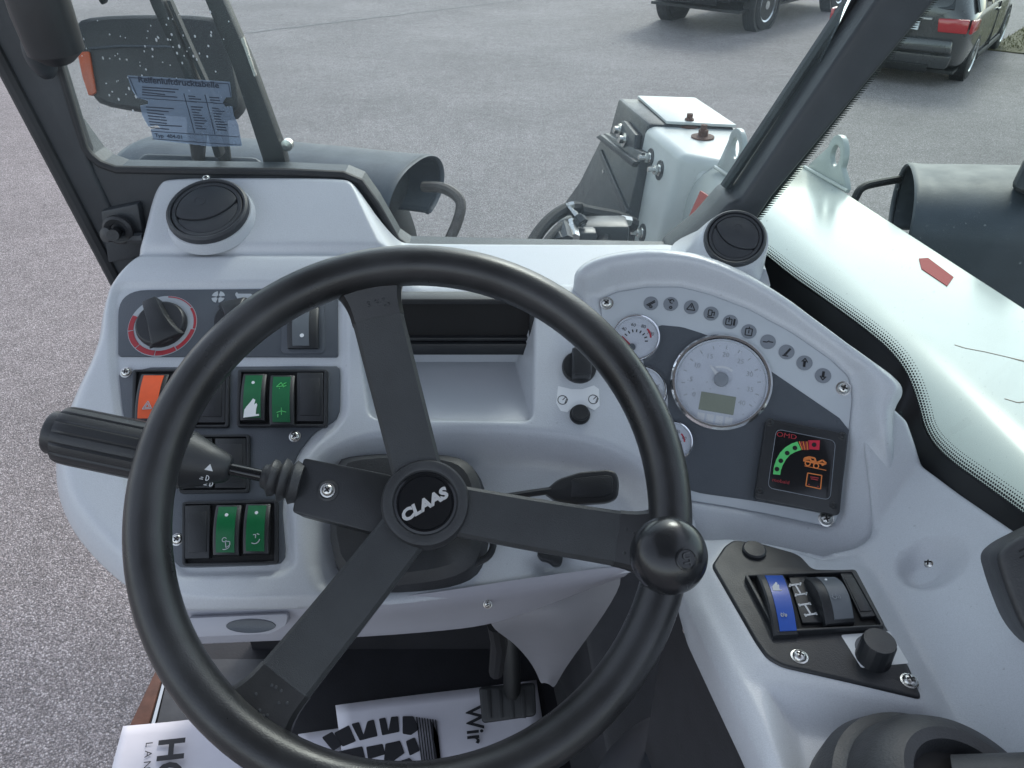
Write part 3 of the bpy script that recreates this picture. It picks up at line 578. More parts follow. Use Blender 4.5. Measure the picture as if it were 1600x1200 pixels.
# dried drops in front of the headlamp
dv, dfc = [], []
for i in range(95):
    x, y = random.gauss(235, 70), random.gauss(95, 45)
    if not (125 < x < 372 and 12 < y < 190): continue
    g = FG.sub(x, y, .0035); v, f = lathe_vf(g, [(random.uniform(.0004, .0011), -.0003), (.0003, .0002), (.0001, .0003)], 7, 1, random.uniform(.8, 1.8)); k = len(dv); dv += v; dfc += [tuple(q+k for q in z) for z in f]
DROP = mat('dried_drop', (.55, .58, .60), .5); mesh('dried_drops', dv, dfc, DROP, ws, kind='stuff')
# side window: ruled pane from the pillar round to the right, black printed border
WE = [(1196, 432, .800), (1250, 468, .765), (1300, 505, .730), (1350, 548, .695), (1395, 588, .664), (1412, 618, .655), (1404, 655, .655), (1410, 695, .653), (1500, 765, .587), (1600, 832, .527), (1720, 915, .46)]
WD = [(1194, 396, 0.834), (1238, 432, 0.801), (1278, 460, 0.766), (1314, 486, 0.741), (1353, 515, 0.714), (1388, 544, 0.694), (1416, 578, 0.676), (1434, 624, 0.667), (1448, 680, 0.654), (1482, 718, 0.619), (1536, 756, 0.582), (1590, 795, 0.547), (1720, 893, 0.465)]
def dens(P, n=120):
    P = np.array(P); d_ = np.r_[0, np.cumsum(np.linalg.norm(np.diff(P, axis=0), axis=1))]; s = np.linspace(0, d_[-1], n); return [np.array([np.interp(q, d_, P[:, k]) for k in range(3)]) for q in s]
E_ = [at(1170, 400, .825)]+[at(*p) for p in WE]; D_ = [at(1160, 372, .85)]+[at(*p) for p in WD]
Ed = dens(chaikin(E_, 2, False), 121); Dd = dens(chaikin(D_, 2, False), 121)
UO = np.array([.25, .02, .62]); UO /= np.linalg.norm(UO)
Td = [d_+UO*.7 for d_ in Dd]
Wn = thing('side_window', 'curved right side window with black dotted border', 'window', E_[5])
V = []
for e, d_, t_ in zip(Ed, Dd, Td): V += [e-np.array([-.004, 0, .02]), d_+np.array([.003, 0, 0]), t_]
rp_ = mesh('pane', V, [(3*i+k, 3*i+3+k, 3*i+4+k, 3*i+1+k) for i in range(120) for k in (0, 1)], GLASSR, Wn, smooth=True)
BAND = mat('printed_border', (.006, .007, .008), .35)
V = []
for e, d_ in zip(Ed, Dd): V += [e-np.array([0, 0, .02]), d_]
mesh('border_band', V, [(2*i, 2*i+2, 2*i+3, 2*i+1) for i in range(120)], BAND, Wn, smooth=True)
dv, dfc = [], []
Df = dens(Dd, 205)
for row in range(5):
    for i in range(1, 204):
        tg = Df[i+1]-Df[i-1]; tg /= np.linalg.norm(tg); b_ = UO-tg*(UO@tg); b_ /= np.linalg.norm(b_)
        c = Df[i]+b_*(.0002+row*.0026)+tg*(.0014 if row % 2 else 0)-np.array([.0006, 0, 0]); r = .00148*(1-.16*row); k = len(dv)
        dv += [c+r*(math.cos(q*math.pi/3)*tg+math.sin(q*math.pi/3)*b_) for q in range(6)]; dfc.append(tuple(k+q for q in range(6)))
mesh('border_dots', dv, dfc, BAND, Wn, kind='stuff')
# comb-like printed edge along the pillar
dv, dfc = [], []
p0, p1 = np.array([1176., 350]), np.array([1474., -20]); nT = 105
Fg2 = Frame((0, YW+.012, 1.75), (0, -1, 0))
dv += [Fg2.hit(*p) for p in ((1130, 372), (1176, 350), (1474, -20), (1390, -20))]; dfc.append((0, 1, 2, 3))
for i in range(nT):
    c = p0*(1-i/nT)+p1*i/nT; k = len(dv); dv += [Fg2.hit(c[0]-1.5, c[1]+1.2), Fg2.hit(c[0]+9, c[1]-.3), Fg2.hit(c[0]+9, c[1]-1.2), Fg2.hit(c[0]+1.2, c[1]-2.2)]; dfc.append((k, k+1, k+2, k+3))
mesh('border_comb', dv, dfc, BAND, Wn, kind='stuff')
# ------------------------------------------------------------------ things on the frame
gh = thing('grab_handle', 'black grab handle on the left windscreen pillar', 'handle', FG.hit(80, 80, .04))
tube('grip', [FG.hit(20, -130, .06), FG.hit(40, -60, .062), FG.hit(66, 20, .062), FG.hit(88, 80, .060), FG.hit(93, 92, .058)], [.024, .0245, .025, .0235, .014], BLACK, gh, 24)
lathe('mount', FG.sub(62, 78, .034), [(.017, -.002), (.0165, .004), (.012, .012), (.006, .016), (.0001, .017)], FRAME, gh, 32, .8, 1.5)
# tyre pressure table sticker
tpS = thing('tyre_pressure_sticker', 'torn pale blue tyre pressure table sticker on the windscreen', 'sticker', FG.hit(290, 225, .0035))
STK = glass_mat('sticker_film', (.62, .68, .76), .30, (.34, .42, .52), .3)
Fst_ = Frame(FG.w(0, 0, .0034), FG.n)
spx = [(199, 118), (270, 122), (359, 128), (362, 152), (353, 152), (348, 160), (352, 167), (363, 166), (365, 180), (372, 195), (378, 228), (330, 229), (240, 218), (235, 202), (250, 200), (246, 196), (232, 198), (222, 180), (219, 165), (231, 163), (231, 157), (215, 153), (206, 140)]
plate('film', Fst_, spx, 0, .0004, STK, tpS)
INKB = mat('sticker_ink', (.02, .03, .05), .6)
up_ = lambda x, y, r=-4.0: FG.sub(x, y, .0040, R(r))
wpx = np.linalg.norm(FG.hit(210, 126)-FG.hit(345, 132))
text('lettering', 'Reifenluftdrucktabelle', up_(279, 129), wpx/10.6, INKB, tpS, .0002, 1.12, .02)
text('lettering', 'Typ  404-01', up_(264, 213), wpx/16, INKB, tpS, .0002, 1.1, .02)
sx_ = lambda L: [[tuple(Fst_.ab(x, y, .0006)) for x, y in l] for l in L]
strokes('table_lines', Fst_, sx_([[(202, 121), (357, 131), (361, 152)], [(217, 153), (362, 163)], [(236, 205), (374, 214)], [(238, 217), (376, 227)], [(287, 146), (304, 208)], [(320, 148), (336, 210)], [(202, 121), (214, 150)]]), .0006, INKB, tpS, .0004, .0007)
LN = [[(222+k*0, 136+k*4), (222+random.uniform(30, 60), 138+k*4+2)] for k in range(4)]+[[(228+k, 167+k*4.6), (228+k+random.uniform(25, 52), 170+k*4.6)] for k in range(8)]
LN += [[(294+k, 150+k*4.2), (294+k+random.uniform(10, 20), 151.2+k*4.2)] for k in range(13) if k != 3]+[[(327+k, 152+k*4.2), (327+k+random.uniform(10, 20), 153.2+k*4.2)] for k in range(13) if k != 3]
strokes('table_text', Fst_, sx_(LN), .0010, INKB, tpS, .0004, .0006)
# wiper arms outside the glass
FWp = Frame((0, YW+.035, 1.75), (0, -1, 0))
def wiper(name, px, wd, label, cap=None):
    t = thing(name, label, 'wiper', FWp.hit(*px[-1]), 'windscreen wiper arms'); L0 = FWp.poly(px); n = len(px); P = []
    a = np.array(L0); tg = np.gradient(a, axis=0); tg /= np.linalg.norm(tg, axis=1)[:, None]; nn = np.stack([-tg[:, 1], tg[:, 0]], 1)
    w_ = np.array(wd)[:, None]; P = list(a+nn*w_)+list((a-nn*w_)[::-1])
    v, f = prism(FWp, P, -.008, .010); mesh('arm', v, f, LAMPB, t, bevel=.003)
    return t
t = wiper('windscreen_wiper', [(315, -60), (345, 12), (382, 100), (430, 240), (434, 258)], [.0085, .0090, .0100, .0125, .0125], 'broad black wiper arm left of centre outside the windscreen')
lathe('pivot_cap', FWp.sub(449, 226, .004), [(.006, -.004), (.006, .004), (.0001, .005)], STEEL, t, 20); plate('edge_clip', FWp, [(376, 60), (380, 58), (400, 118), (397, 120)], .008, .012, STEEL, t)
t = wiper('windscreen_wiper', [(225, -60), (252, 8), (292, 95), (330, 190), (345, 243)], [.0058, .0062, .0056, .0052, .0040], 'thin black wiper blade nearer the left pillar outside the windscreen')
v, f = prism(FWp, FWp.poly([(262, 0), (268, 0), (300, 72), (340, 160), (334, 160), (294, 76)]), -.004, .004); mesh('rubber_lip', v, f, TRIM, t)
tg_ = plate('wiper_tip', FWp, [(152, -30), (166, -30), (164, 4), (159, 8), (154, 2)], -.004, .004, LAMPB, None, bevel=.001); tag(tg_, 'small black wiper tip cut by the top edge', 'wiper')
# ================================================================== DASHBOARD
FA = Frame(at(350, 700, .66), nrm(58, 0)); SL = R(32)
FB = Frame(at(945, 600, .695), nrm(47, 17), (math.cos(R(17)), -math.sin(R(17)), 0))
YW = .785                                             # the windscreen stands here
def offA(p): return FA.loc(p)
dash = thing('dashboard', 'light grey moulded dashboard behind the steering wheel', 'dashboard', (-.08, .5, 1.0))
outA = [FA.ab(*p) for p in [(262, 268), (400, 267), (535, 268), (556, 276)]]
outA += [offA(at_Y(x, y, YW-.012)) for x, y in [(612, 378), (700, 384), (850, 387), (985, 388), (1075, 385)]]
outA += [FA.ab(*p) for p in [(1090, 440), (1060, 600), (1040, 720), (1085, 790), (1100, 850), (1060, 878), (1000, 885), (900, 897), (800, 911), (700, 927), (600, 940), (520, 946), (450, 949), (300, 951), (242, 948),
                             (190, 920), (130, 872), (82, 812), (60, 750), (62, 690), (95, 612), (142, 535), (152, 480), (162, 447), (182, 418), (208, 388), (219, 350), (231, 300), (243, 276)]]
outA = chaikin(outA, 2)
pkt = roundpoly(FA.poly([(548, 452), (838, 452), (836, 661), (574, 656)]), .012)
b_top = FA.ab(700, 470)[1]; b_lip = FA.ab(700, 659)[1]; b_led = FA.ab(700, 452)[1]; b_val = FA.ab(400, 389)[1]; b_rdg = FA.ab(400, 425)[1]
podline = [FA.ab(548, 268), FA.ab(566, 320), FA.ab(604, 392)]
swrec = roundpoly(FA.poly([(176, 446), (536, 446), (537, 655), (478, 700), (450, 770), (455, 880), (440, 893), (272, 896), (205, 770), (178, 575)]), .016)
bowl = chaikin(FA.poly([(498, 930), (486, 800), (500, 728), (560, 696), (660, 684), (780, 682), (900, 692), (985, 722), (1040, 790), (1075, 850), (990, 905), (850, 925), (650, 950)]), 2)
dimp = FA.ab(868, 868)
def hA(A, B, d):
    x0, y0 = podline[0]; x2, y2 = podline[2]; ap = x0+(B-y0)*(x2-x0)/(y2-y0)
    led = -np.maximum(B-b_led+.004, 0)*math.tan(SL); led = np.where(B-b_led < .008, -np.clip(B-b_led+.012, 0, .02)**2/.04*math.tan(SL), led-.000)
    wl = sst(A-ap, -.006, .030)
    h = led*wl
    val = -.0055*np.exp(-((B-b_val)/.0055)**2)-.003*sst(B, b_rdg, b_val)
    h += val*(1-wl)
    # switch area recess with a soft shoulder
    ds = sdf(swrec, A, B)[0]; h += -.0045*sst(ds, -.006, .003)
    # open tray: level floor, upright back wall
    dp = sdf(pkt, A, B)[0]
    t = np.maximum(-(B-b_lip)*math.tan(SL)-.004, (B-b_top)*math.tan(R(58))); t = np.minimum(t, 0)
    h += np.maximum(t, -np.clip(dp, 0, 1)*3.2)*sst(dp, 0, .004)
    # hollow round the steering column, rolled lip at the bottom
    db = sdf(bowl, A, B)[0]; h += -.026*sst(db, -.012, .022)
    h += -.012*np.exp(-(((A-dimp[0])/.020)**2+((B-dimp[1])/.014)**2))
    # raised fillet beside the tray
    r = .012+.020*sst(B, b_led, b_led-.18)*sst(-A, -.02, .10)
    r = np.where(B > b_led, .010, r)
    return h+roll(d, r)
field('shell', FA, outA, hA, .0017, GREY, dash, (0, .016, -.012))
# apron under the lip
topx = [(236, 949), (300, 953), (450, 951), (520, 948), (600, 942), (700, 929), (800, 913), (900, 899), (985, 888)]
botx = [(262, 1018), (310, 1014), (450, 1008), (520, 1005), (600, 1001), (700, 993), (770, 985), (860, 950), (960, 905)]
ap = []
for k, ((x, y), (x2, y2)) in enumerate(zip(topx, botx)):
    p0 = FA.hit(x, y, -.016)-np.array([0, 0, .002]); q = FA.hit(x, y, -.03)
    p3 = at_Y(x2, y2, p0[1]+.035)
    ap.append([p0+np.array([0, .006, 0]), p0*.85+p3*.15-np.array([0, .004, 0]), p0*.5+p3*.5-np.array([0, .003, 0]), p3, p3+np.array([0, .02, -.002])])
V = [p for row in ap for p in row]; n = 5
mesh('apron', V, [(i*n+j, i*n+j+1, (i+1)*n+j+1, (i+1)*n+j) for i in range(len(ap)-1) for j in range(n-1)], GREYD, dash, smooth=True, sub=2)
fl = Frame(FA.hit(378, 976, -.028), (0, -.82, .57))
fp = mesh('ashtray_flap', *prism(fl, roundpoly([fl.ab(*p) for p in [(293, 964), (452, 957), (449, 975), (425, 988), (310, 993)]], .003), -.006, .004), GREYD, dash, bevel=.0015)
f2 = fl.sub(392, 978, .0043); lathe('finger_recess', f2, [(.0205, -.001), (.0200, .0005), (.017, .0001), (.0001, -.0002)], PANEL, fp, 32, 1, .28)
for x, y in ((762, 944), (262, 1002)): screw(Frame(at_Y(x, y, FA.hit(x, y, -.03)[1]+.004), (0, -.8, .6)), x, y, .0030, dash)
screw(Frame(FA.hit(320, 282, .001), nrm(63, 0)), 322, 279, .0034, dash, .0015)
# tray insert: black letterbox compartment in the back wall of the tray
Yt = FA.hit(700, 470)[1]
slot = thing('storage_slot', 'black letterbox storage compartment at the back of the dashboard tray', 'compartment', at_Y(715, 555, Yt))
FS = Frame(at_Y(715, 512, Yt-.012), (0, -1, .0))
def ring_plate(name, F, outer, inner, h0, h1, m, parent, bevel=0):
    n = len(outer); V = []
    for P, h in ((outer, h1), (inner, h1), (inner, h0), (outer, h0)): V += [F.w(a, b, h) for a, b in P]
    Fc = []
    for k in range(4):
        for i in range(n): j = (i+1) % n; Fc.append((k*n+i, k*n+j, ((k+1) % 4)*n+j, ((k+1) % 4)*n+i))
    return mesh(name, V, Fc, m, parent, bevel=bevel)
o_ = roundpoly(FS.poly([(560, 466), (836, 466), (833, 553), (574, 553)]), .003); i_ = roundpoly(FS.poly([(572, 474), (828, 474), (826, 536), (580, 536)]), .003)
ring_plate('rim', FS, o_, i_, -.014, .002, BLACK, slot, .0007)
lplate('back', FS, FS.poly([(566, 468), (832, 468), (830, 545), (576, 545)]), -.014, -.006, DEEP, slot)
plate('ledge', FS, [(580, 528), (826, 528), (826, 533), (580, 533)], -.008, -.001, BLACK, slot, bevel=.0006)

# ------------------------------------------------------------------ air vents
def vent(F, R0, label, a):
    v = thing('air_vent', label, 'air vent', F.o, 'round air vents on the dashboard')
    lathe('bezel', F, [(R0*.98, -.004), (R0, .001), (R0*.985, .0045), (R0*.93, .0062), (R0*.885, .0056), (R0*.87, .003), (R0*.86, .001)], VENTM, v, 56, close=False)
    lathe('hub_disc', F, [(R0*.862, .0005), (R0*.855, .0042), (R0*.83, .005), (R0*.76, .0048), (R0*.75, .0036), (R0*.735, .0036)], VENTM, v, 56, close=False)
    f = Frame.__new__(Frame); f.o, f.n = F.o, F.n; c, s = math.cos(a), math.sin(a); f.x = c*F.x+s*F.y; f.y = c*F.y-s*F.x
    r = R0*.735
    lathe('backing', F, [(r*1.02, .0005), (r*1.02, .0015), (.0001, .0015)], DEEP, v, 40)
    cur = [(-.92*r+1.84*r*i/20, -.06*r-.34*r*(1-(i/10-1)**2)) for i in range(21)]
    up = arc(0, 0, r, 180-4, 4, 28); P = [(x, y) for x, y in up]+[(x, y) for x, y in reversed(cur)]
    lplate('flap', f, P, .001, .0052, VENTM, v, bevel=.0010)
    lo = arc(0, 0, r, 356, 184, 28); P = [(x, y-.02*r) for x, y in cur]+[(x, y) for x, y in lo]
    lplate('flap', f, P[::-1], .001, .0040, VENTM, v, bevel=.0010)
    g = Frame.__new__(Frame); g.o = f.w(-.15*r, .42*r, .0052); g.x, g.y, g.n = f.x, f.y, f.n
    lathe('thumb_mark', g, [(r*.2, -.0003), (r*.2, .0002), (r*.16, .0002), (r*.155, -.0001), (.0001, -.0001)], VENTM, v, 24)
FV = Frame(FA.hit(326, 331, .006), nrm(63, 0)); R0 = .5*np.linalg.norm(FV.hit(263, 330)-FV.hit(390, 330))
lathe('vent_collar', Frame(FV.o, FV.n), [(R0*1.10, -.012), (R0*1.06, -.005), (R0*1.025, -.0015), (R0*.9, -.001)], GREY, dash, 56, close=False)
vent(FV, R0, 'round black air vent on the raised left end of the dashboard', R(22))

# ------------------------------------------------------------------ rocker switches
def bil(Q, s, t): Q = [np.array(q) for q in Q]; return (Q[0]*(1-s)+Q[1]*s)*(1-t)+(Q[3]*(1-s)+Q[2]*s)*t     # Q: TL TR BR BL, t down
def rocker(F, quad, lens, parent, h=.004, tilt=.0015, bulge=.0045, syms=(), name='rocker_switch', lin=(.14, .86), symscale=.8):
    Q = F.poly(quad, h+bulge); n = 10; V = []; prof = lambda t: h+bulge*(1-(2*t-1)**2*.75)+tilt*(2*t-1)
    for i in range(n+1):
        t = i/n
        for s, hh in ((0, 0), (0, prof(t)-.001), (.07, prof(t)), (.93, prof(t)), (1, prof(t)-.001), (1, 0)):
            a, b = bil(Q, s, t); V.append(F.w(a, b, hh))
    k = 6; Fc = [(i*k+j, i*k+j+1, (i+1)*k+j+1, (i+1)*k+j) for i in range(n) for j in range(k-1)]+[tuple(range(k-1, -1, -1)), tuple(n*k+j for j in range(k))]
    o = mesh(name, V, Fc, BLACK, parent, smooth=True)
    V = []
    for i in range(n+1):
        t = .04+.92*i/n
        for s, dh in ((lin[0], -.0006), (lin[0], .0007), (lin[1], .0007), (lin[1], -.0006)):
            a, b = bil(Q, s, t); V.append(F.w(a, b, prof(t)+dh))
    k = 4; Fc = [(i*k+j, i*k+j+1, (i+1)*k+j+1, (i+1)*k+j) for i in range(n) for j in range(k-1)]+[tuple(range(k-1, -1, -1)), tuple(n*k+j for j in range(k))]
    mesh('lens', V, Fc, lens, o, smooth=True)
    for kind, t, m in syms:
        a, b = bil(Q, .5, t); e = (prof(t+.02)-prof(t-.02))
        u = bil(Q, .5, t-.05)-bil(Q, .5, t+.05); L = np.linalg.norm(u); up = F.y*u[1]/L+F.x*u[0]/L
        g = Frame.__new__(Frame); g.o = F.w(a, b, prof(t)+.00085); g.n = F.n; g.y = up; g.x = np.cross(up, F.n)
        W = np.linalg.norm(bil(Q, 1, .5)-bil(Q, 0, .5))*.30
        symbol(g, kind, W*symscale, m, o)
    return o
def symbol(g, kind, W, m, parent):
    S = lambda L, wd=.11: strokes('symbol', g, [[(x*W, y*W) for x, y in l] for l in L], wd*W, m, parent, -.0004, .0002)
    if kind == 'dot': lathe('symbol', g, [(W*.28, -.0004), (W*.28, .0002), (.0001, .0002)], m, parent, 16)
    elif kind == 'tri': S([[(-.7, -.5), (.7, -.5), (0, .8), (-.7, -.5)], [(-.35, -.3), (.35, -.3), (0, .4), (-.35, -.3)]])
    elif kind == 'flag': S([[(-.8, .1), (.4, .1), (.0, .8), (-.8, .1)], [(.1, .3), (.9, .7)], [(.3, -.1), (.9, .2)], [(-.3, -.2), (-.3, -.9)]])
    elif kind == 'flag2': S([[(-.7, 0), (.1, .2), (.1, .8), (.1, -.5)], [(.1, .2), (.9, -.1)], [(-.5, -.3), (-.5, -.9)]])
    elif kind == 'wiper': S([arc(-.1, .5, .35, 20, 340, 10), [(.1, .1), (.2, -.8), (.8, -.5), (.8, .1), (.2, .2)], arc(0, -.2, .9, 250, 330, 8)])
    elif kind == 'curve': S([arc(.0, .1, .8, 230, 350, 10), [(-.3, .8), (.1, .8), (.1, .2)], [(.3, .9), (.7, .7)]], .14)
    elif kind == 'hand': mesh('symbol', *prism(g, [(x*W, y*W) for x, y in [(-1.35, -1.6), (1.3, -1.5), (1.25, -1.2), (.7, -1.2), (.75, -.3), (.95, .5), (.8, .9), (.4, .6), (.6, 1.5), (.2, 1.8), (-.3, 1.1), (-.9, .4), (-1.25, -.2)]], -.0004, .0003), m, parent)
    elif kind == 'tractor': S([arc(-.4, -.3, .45, 0, 360, 12), arc(.6, -.45, .25, 0, 360, 10), [(-.7, .2), (-.5, .8), (.1, .8), (.2, .1), (.9, .1), (.9, -.3)]])
    elif kind == 'axle': S([[(-.9, .75), (-.9, 1.25)], [(.9, .75), (.9, 1.25)], [(-.9, 1), (.9, 1)], [(0, 1), (0, -1)], [(-.9, -1), (.9, -1)], [(-.9, -.75), (-.9, -1.25)], [(.9, -.75), (.9, -1.25)]], .26)
    elif kind == 'axle2': S([[(-1.1, .75), (-.7, 1.25)], [(.7, .75), (1.1, 1.25)], [(-.9, 1), (.9, 1)], [(0, 1), (0, -1)], [(-.9, -1), (.9, -1)], [(-.7, -.75), (-1.1, -1.25)], [(1.1, -.75), (.7, -1.25)]], .26)
def blank(F, quad, parent, h=.004):
    o = plate('blank_cover', F, quad, 0, h, BLACK, parent, r=.0008, bevel=.0008)
    Q = [np.array(q, float) for q in quad]; c = sum(Q)/4; plate('inset', F, [c+(q-c)*.76 for q in Q], h-.001, h+.0007, BLACK, o, bevel=.0006)
def frame_ring(F, quad, parent, h=.0035, wpx=4.5):
    Q = [np.array(q, float) for q in quad]; c = sum(Q)/4; ins = [q+(c-q)/np.linalg.norm(c-q)*wpx*1.5 for q in Q]
    o = ring_plate('switch_frame', F, roundpoly(F.poly(quad, h), .003), roundpoly(F.poly(ins, h), .001), -.002, h, BLACK, parent, .0006)
    plate('frame_floor', F, [q+(c-q)/np.linalg.norm(c-q)*wpx for q in Q], -.003, .0006, DEEP, o)

# heater controls
hp = thing('heater_control_panel', 'dark slate heater panel with red ringed dial at the upper left of the dashboard', 'control panel', FA.hit(350, 556))
P = roundpoly(FA.poly([(184, 453), (527, 450), (528, 557), (184, 556)], -.002), [.028, .003, .003, .003], 8); v, f = prism(FA, P, -.007, -.0022); mesh('panel', v, f, PANEL, hp, bevel=.0007)
FK = FA.sub(254, 509, -.0022); k = .5*np.linalg.norm(FA.hit(200, 509)-FA.hit(307, 509))/.0318
lathe('dial_ring', FK, [(.0318*k, -.001), (.0318*k, .0004), (.024*k, .0004), (.0225*k, .0004)], SIGNG, hp, 56, close=False)
for a0, a1, r0, r1 in [(160, 190, .0265, .0312), (192, 228, .0262, .0312), (230, 266, .0262, .0312), (268, 304, .0266, .0312), (306, 352, .0275, .0312), (354, 398, .0290, .0312), (400, 450, .0302, .0312)]:
    mesh('red_segment', *ringsec(FK, r0*k, r1*k, a0, a1, .0002, .0008, 10), RED, hp)
def pointer_knob(F, r, ang, m, parent, hh=.016, name='dial_knob'):
    o = lathe(name, F, [(r, 0), (r, .004), (r*.96, .0065), (r*.90, .0075), (.0001, .0078)], m, parent, 48)
    f = Frame.__new__(Frame); c, s = math.cos(ang), math.sin(ang); f.o, f.n = F.o, F.n; f.x = c*F.x+s*F.y; f.y = c*F.y-s*F.x
    w = r*.36
    V = []
    for x, ww, h in [(-r*1.02, w*.75, hh*.9), (-r*.5, w*.85, hh), (0, w*.95, hh), (r*.5, w*1.2, hh*.92), (r*.93, w*1.5, hh*.62)]:
        V += [f.w(x, -ww*1.35, .005), f.w(x, -ww, h), f.w(x, ww, h), f.w(x, ww*1.35, .005)]
    Fc = [(i*4+j, i*4+j+1, i*4+5+j, i*4+4+j) for i in range(4) for j in range(3)]+[(0, 1, 2, 3), (19, 18, 17, 16)]
    mesh('grip', V, Fc, m, o, bevel=.0012); return o
pointer_knob(FK, .0232*k, R(-62), BLACK, hp)
FN = FA.sub(341, 464, -.0021)
for a in range(4): mesh('fan_symbol', *ringsec(FN, .0016, .0062, a*90+12, a*90+78, -.0005, .0003, 6), SIGNG, hp)
g = FA.sub(385, 462, -.0021); lplate('fan_scale', g, [(-.008, .002)]+arc(-.0080, .0015, .0026, 120, 240, 8)+[(-.007, -.006), (.006, -.007), (.012, -.0045), (.004, .002)], -.0005, .0003, SIGNG, hp)
pointer_knob(FA.sub(372, 503, -.002), .0205, R(105), BLACK, hp)
frm = plate('switch_well', FA, [(440, 470), (507, 468), (508, 552), (439, 553)], -.003, -.0012, PANEL, hp, r=.006, bevel=.0008)
rocker(FA, [(448, 474), (496, 473), (496, 542), (448, 542)], GREYLENS, hp, .0, syms=[('dot', .75, SIGNW), ('dot', .12, SIGNW)], lin=(.18, .72))

# main switch panel
sp = thing('switch_panel', 'dark slate switch panel with orange and green rockers left of the steering column', 'switch panel', FA.hit(350, 890))
P = chaikin(FA.poly([(184, 574), (525, 571), (531, 576), (531, 640), (524, 656), (490, 676), (466, 706), (450, 745), (440, 790), (446, 868), (436, 882), (282, 887), (272, 878), (222, 780), (192, 650)], -.002), 1, keep=.15)
v, f = prism(FA, P, -.007, -.0022); mesh('panel', v, f, PANEL, sp, bevel=.0006)
FP = Frame(FA.w(0, 0, -.0022), FA.n)
for q in [[(207, 577), (358, 576), (357, 667), (205, 667)], [(371, 577), (512, 577), (511, 666), (369, 666)], [(280, 679), (390, 678), (389, 769), (279, 770)], [(284, 784), (434, 781), (434, 880), (284, 884)]]: frame_ring(FP, q, sp)
rocker(FP, [(216, 581), (260, 581), (248, 656), (208, 656)], ORANGE, sp, syms=[('tri', .72, SIGNG)], lin=(.14, .86))
rocker(FP, [(262, 583), (304, 583), (300, 660), (256, 660)], BLACK, sp)
blank(FP, [(308, 584), (352, 584), (351, 660), (304, 660)], sp)
rocker(FP, [(377, 581), (414, 581), (412, 655), (374, 655)], GREEN, sp, syms=[('dot', .22, SIGNW), ('hand', .78, SIGNW)])
rocker(FP, [(420, 583), (458, 583), (458, 662), (420, 662)], GREEN, sp, syms=[('flag', .27, GREENB), ('flag2', .78, GREENB)])
blank(FP, [(464, 582), (505, 582), (505, 658), (463, 658)], sp)
blank(FP, [(336, 685), (384, 685), (384, 762), (336, 762)], sp); blank(FP, [(286, 685), (331, 685), (331, 762), (286, 762)], sp)
blank(FP, [(289, 790), (328, 789), (327, 872), (289, 873)], sp)
rocker(FP, [(334, 787), (374, 787), (371, 866), (331, 866)], GREEN, sp, syms=[('dot', .22, SIGNW), ('wiper', .78, SIGNG)])
rocker(FP, [(381, 785), (420, 785), (418, 864), (378, 864)], GREEN, sp, syms=[('dot', .2, SIGNW), ('curve', .74, SIGNG)])
for x, y in ((197, 582), (461, 682), (277, 843)): screw(FP, x, y, .0042, sp, 0)

# ignition switch, wash button, decal
ig = thing('ignition_switch', 'black rotary ignition switch on the dashboard right of the tray', 'switch', FA.hit(905, 600))
FI = FA.sub(905, 574, .001); r = .5*np.linalg.norm(FA.hit(878, 574)-FA.hit(932, 574))
lathe('base', FI, [(r, -.004), (r, .002), (r*.93, .0035), (.0001, .004)], BLACK, ig, 40)
lplate('grip', FI, [(-r*.50, -r*.92), (r*.62, -r*.88), (r*.66, r*.72), (-r*.42, r*.85)], .002, .016, BLACK, ig, r=.003, bevel=.0015)
plate('pointer', FA, [(894, 543), (905, 543), (905, 560), (894, 560)], 0, .010, BLACK, ig, bevel=.001)
wl = plate('wiper_label', FA, [(872, 603), (893, 608), (910, 608), (928, 602), (936, 608), (937, 634), (929, 641), (918, 636), (908, 632), (896, 636), (886, 644), (876, 642), (869, 630)], -.001, .0006, SIGNW, None)
tag(wl, 'small white wiper label under the ignition switch', 'label')
for x, y in ((879, 625), (927, 624)): strokes('symbol', FA.sub(x, y, .0006), [arc(0, 0, .0042, 30, 300, 12)+[(.0035, -.002), (.0045, .001)], [(0, 0), (.003, .003)], [(.002, -.003), (.004, .002)]], .0006, BLACK, wl)
wb = FA.sub(906, 648, .001); r = .0075
b = lathe('push_button', wb, [(r*1.2, -.003), (r*1.2, .001), (r, .0012), (r, .006), (r*.9, .007), (.0001, .0068)], BLACK, None, 32); tag(b, 'small round black push button under the wiper label', 'button')

# ------------------------------------------------------------------ instrument pod
plB = [(937, 467), (962, 455), (1010, 447), (1062, 447), (1110, 459), (1170, 482), (1240, 520), (1300, 562), (1327, 588), (1333, 622), (1326, 690), (1314, 800), (1306, 819), (1290, 823), (1200, 804), (1130, 791), (1072, 782), (1012, 741), (976, 700), (958, 650), (946, 590)]
PB = FB.poly(plB)
outB = chaikin(FB.poly([(918, 470), (893, 440), (915, 414), (960, 400), (1030, 393), (1110, 406), (1200, 450), (1300, 522), (1388, 588), (1411, 614), (1390, 645), (1392, 690), (1400, 760), (1385, 885), (1300, 896), (1180, 880), (1090, 866), (1045, 825), (1000, 757), (964, 712), (944, 660), (930, 590)]), 2)
l0 = FB.ab(915, 500); l1 = FB.ab(1350, 700); ld = (l1-l0)/np.linalg.norm(l1-l0)
def hB(A, B, d):
    o = -sdf(PB, A, B)[0]; s = (A-l0[0])*-ld[1]+(B-l0[1])*ld[0]
    wt = sst(s, -.012, .03)
    h = -.0035*sst(-o, -.002, .001)+wt*(.017*sst(o, .001, .022)+.003*sst(o, .018, .03))+(1-wt)*.002*sst(o, .001, .006)
    rr = .004+.009*wt
    return h+roll(d, rr)
field('instrument_hood', FB, outB, hB, .0016, GREY, dash, (0, .03, -.06))
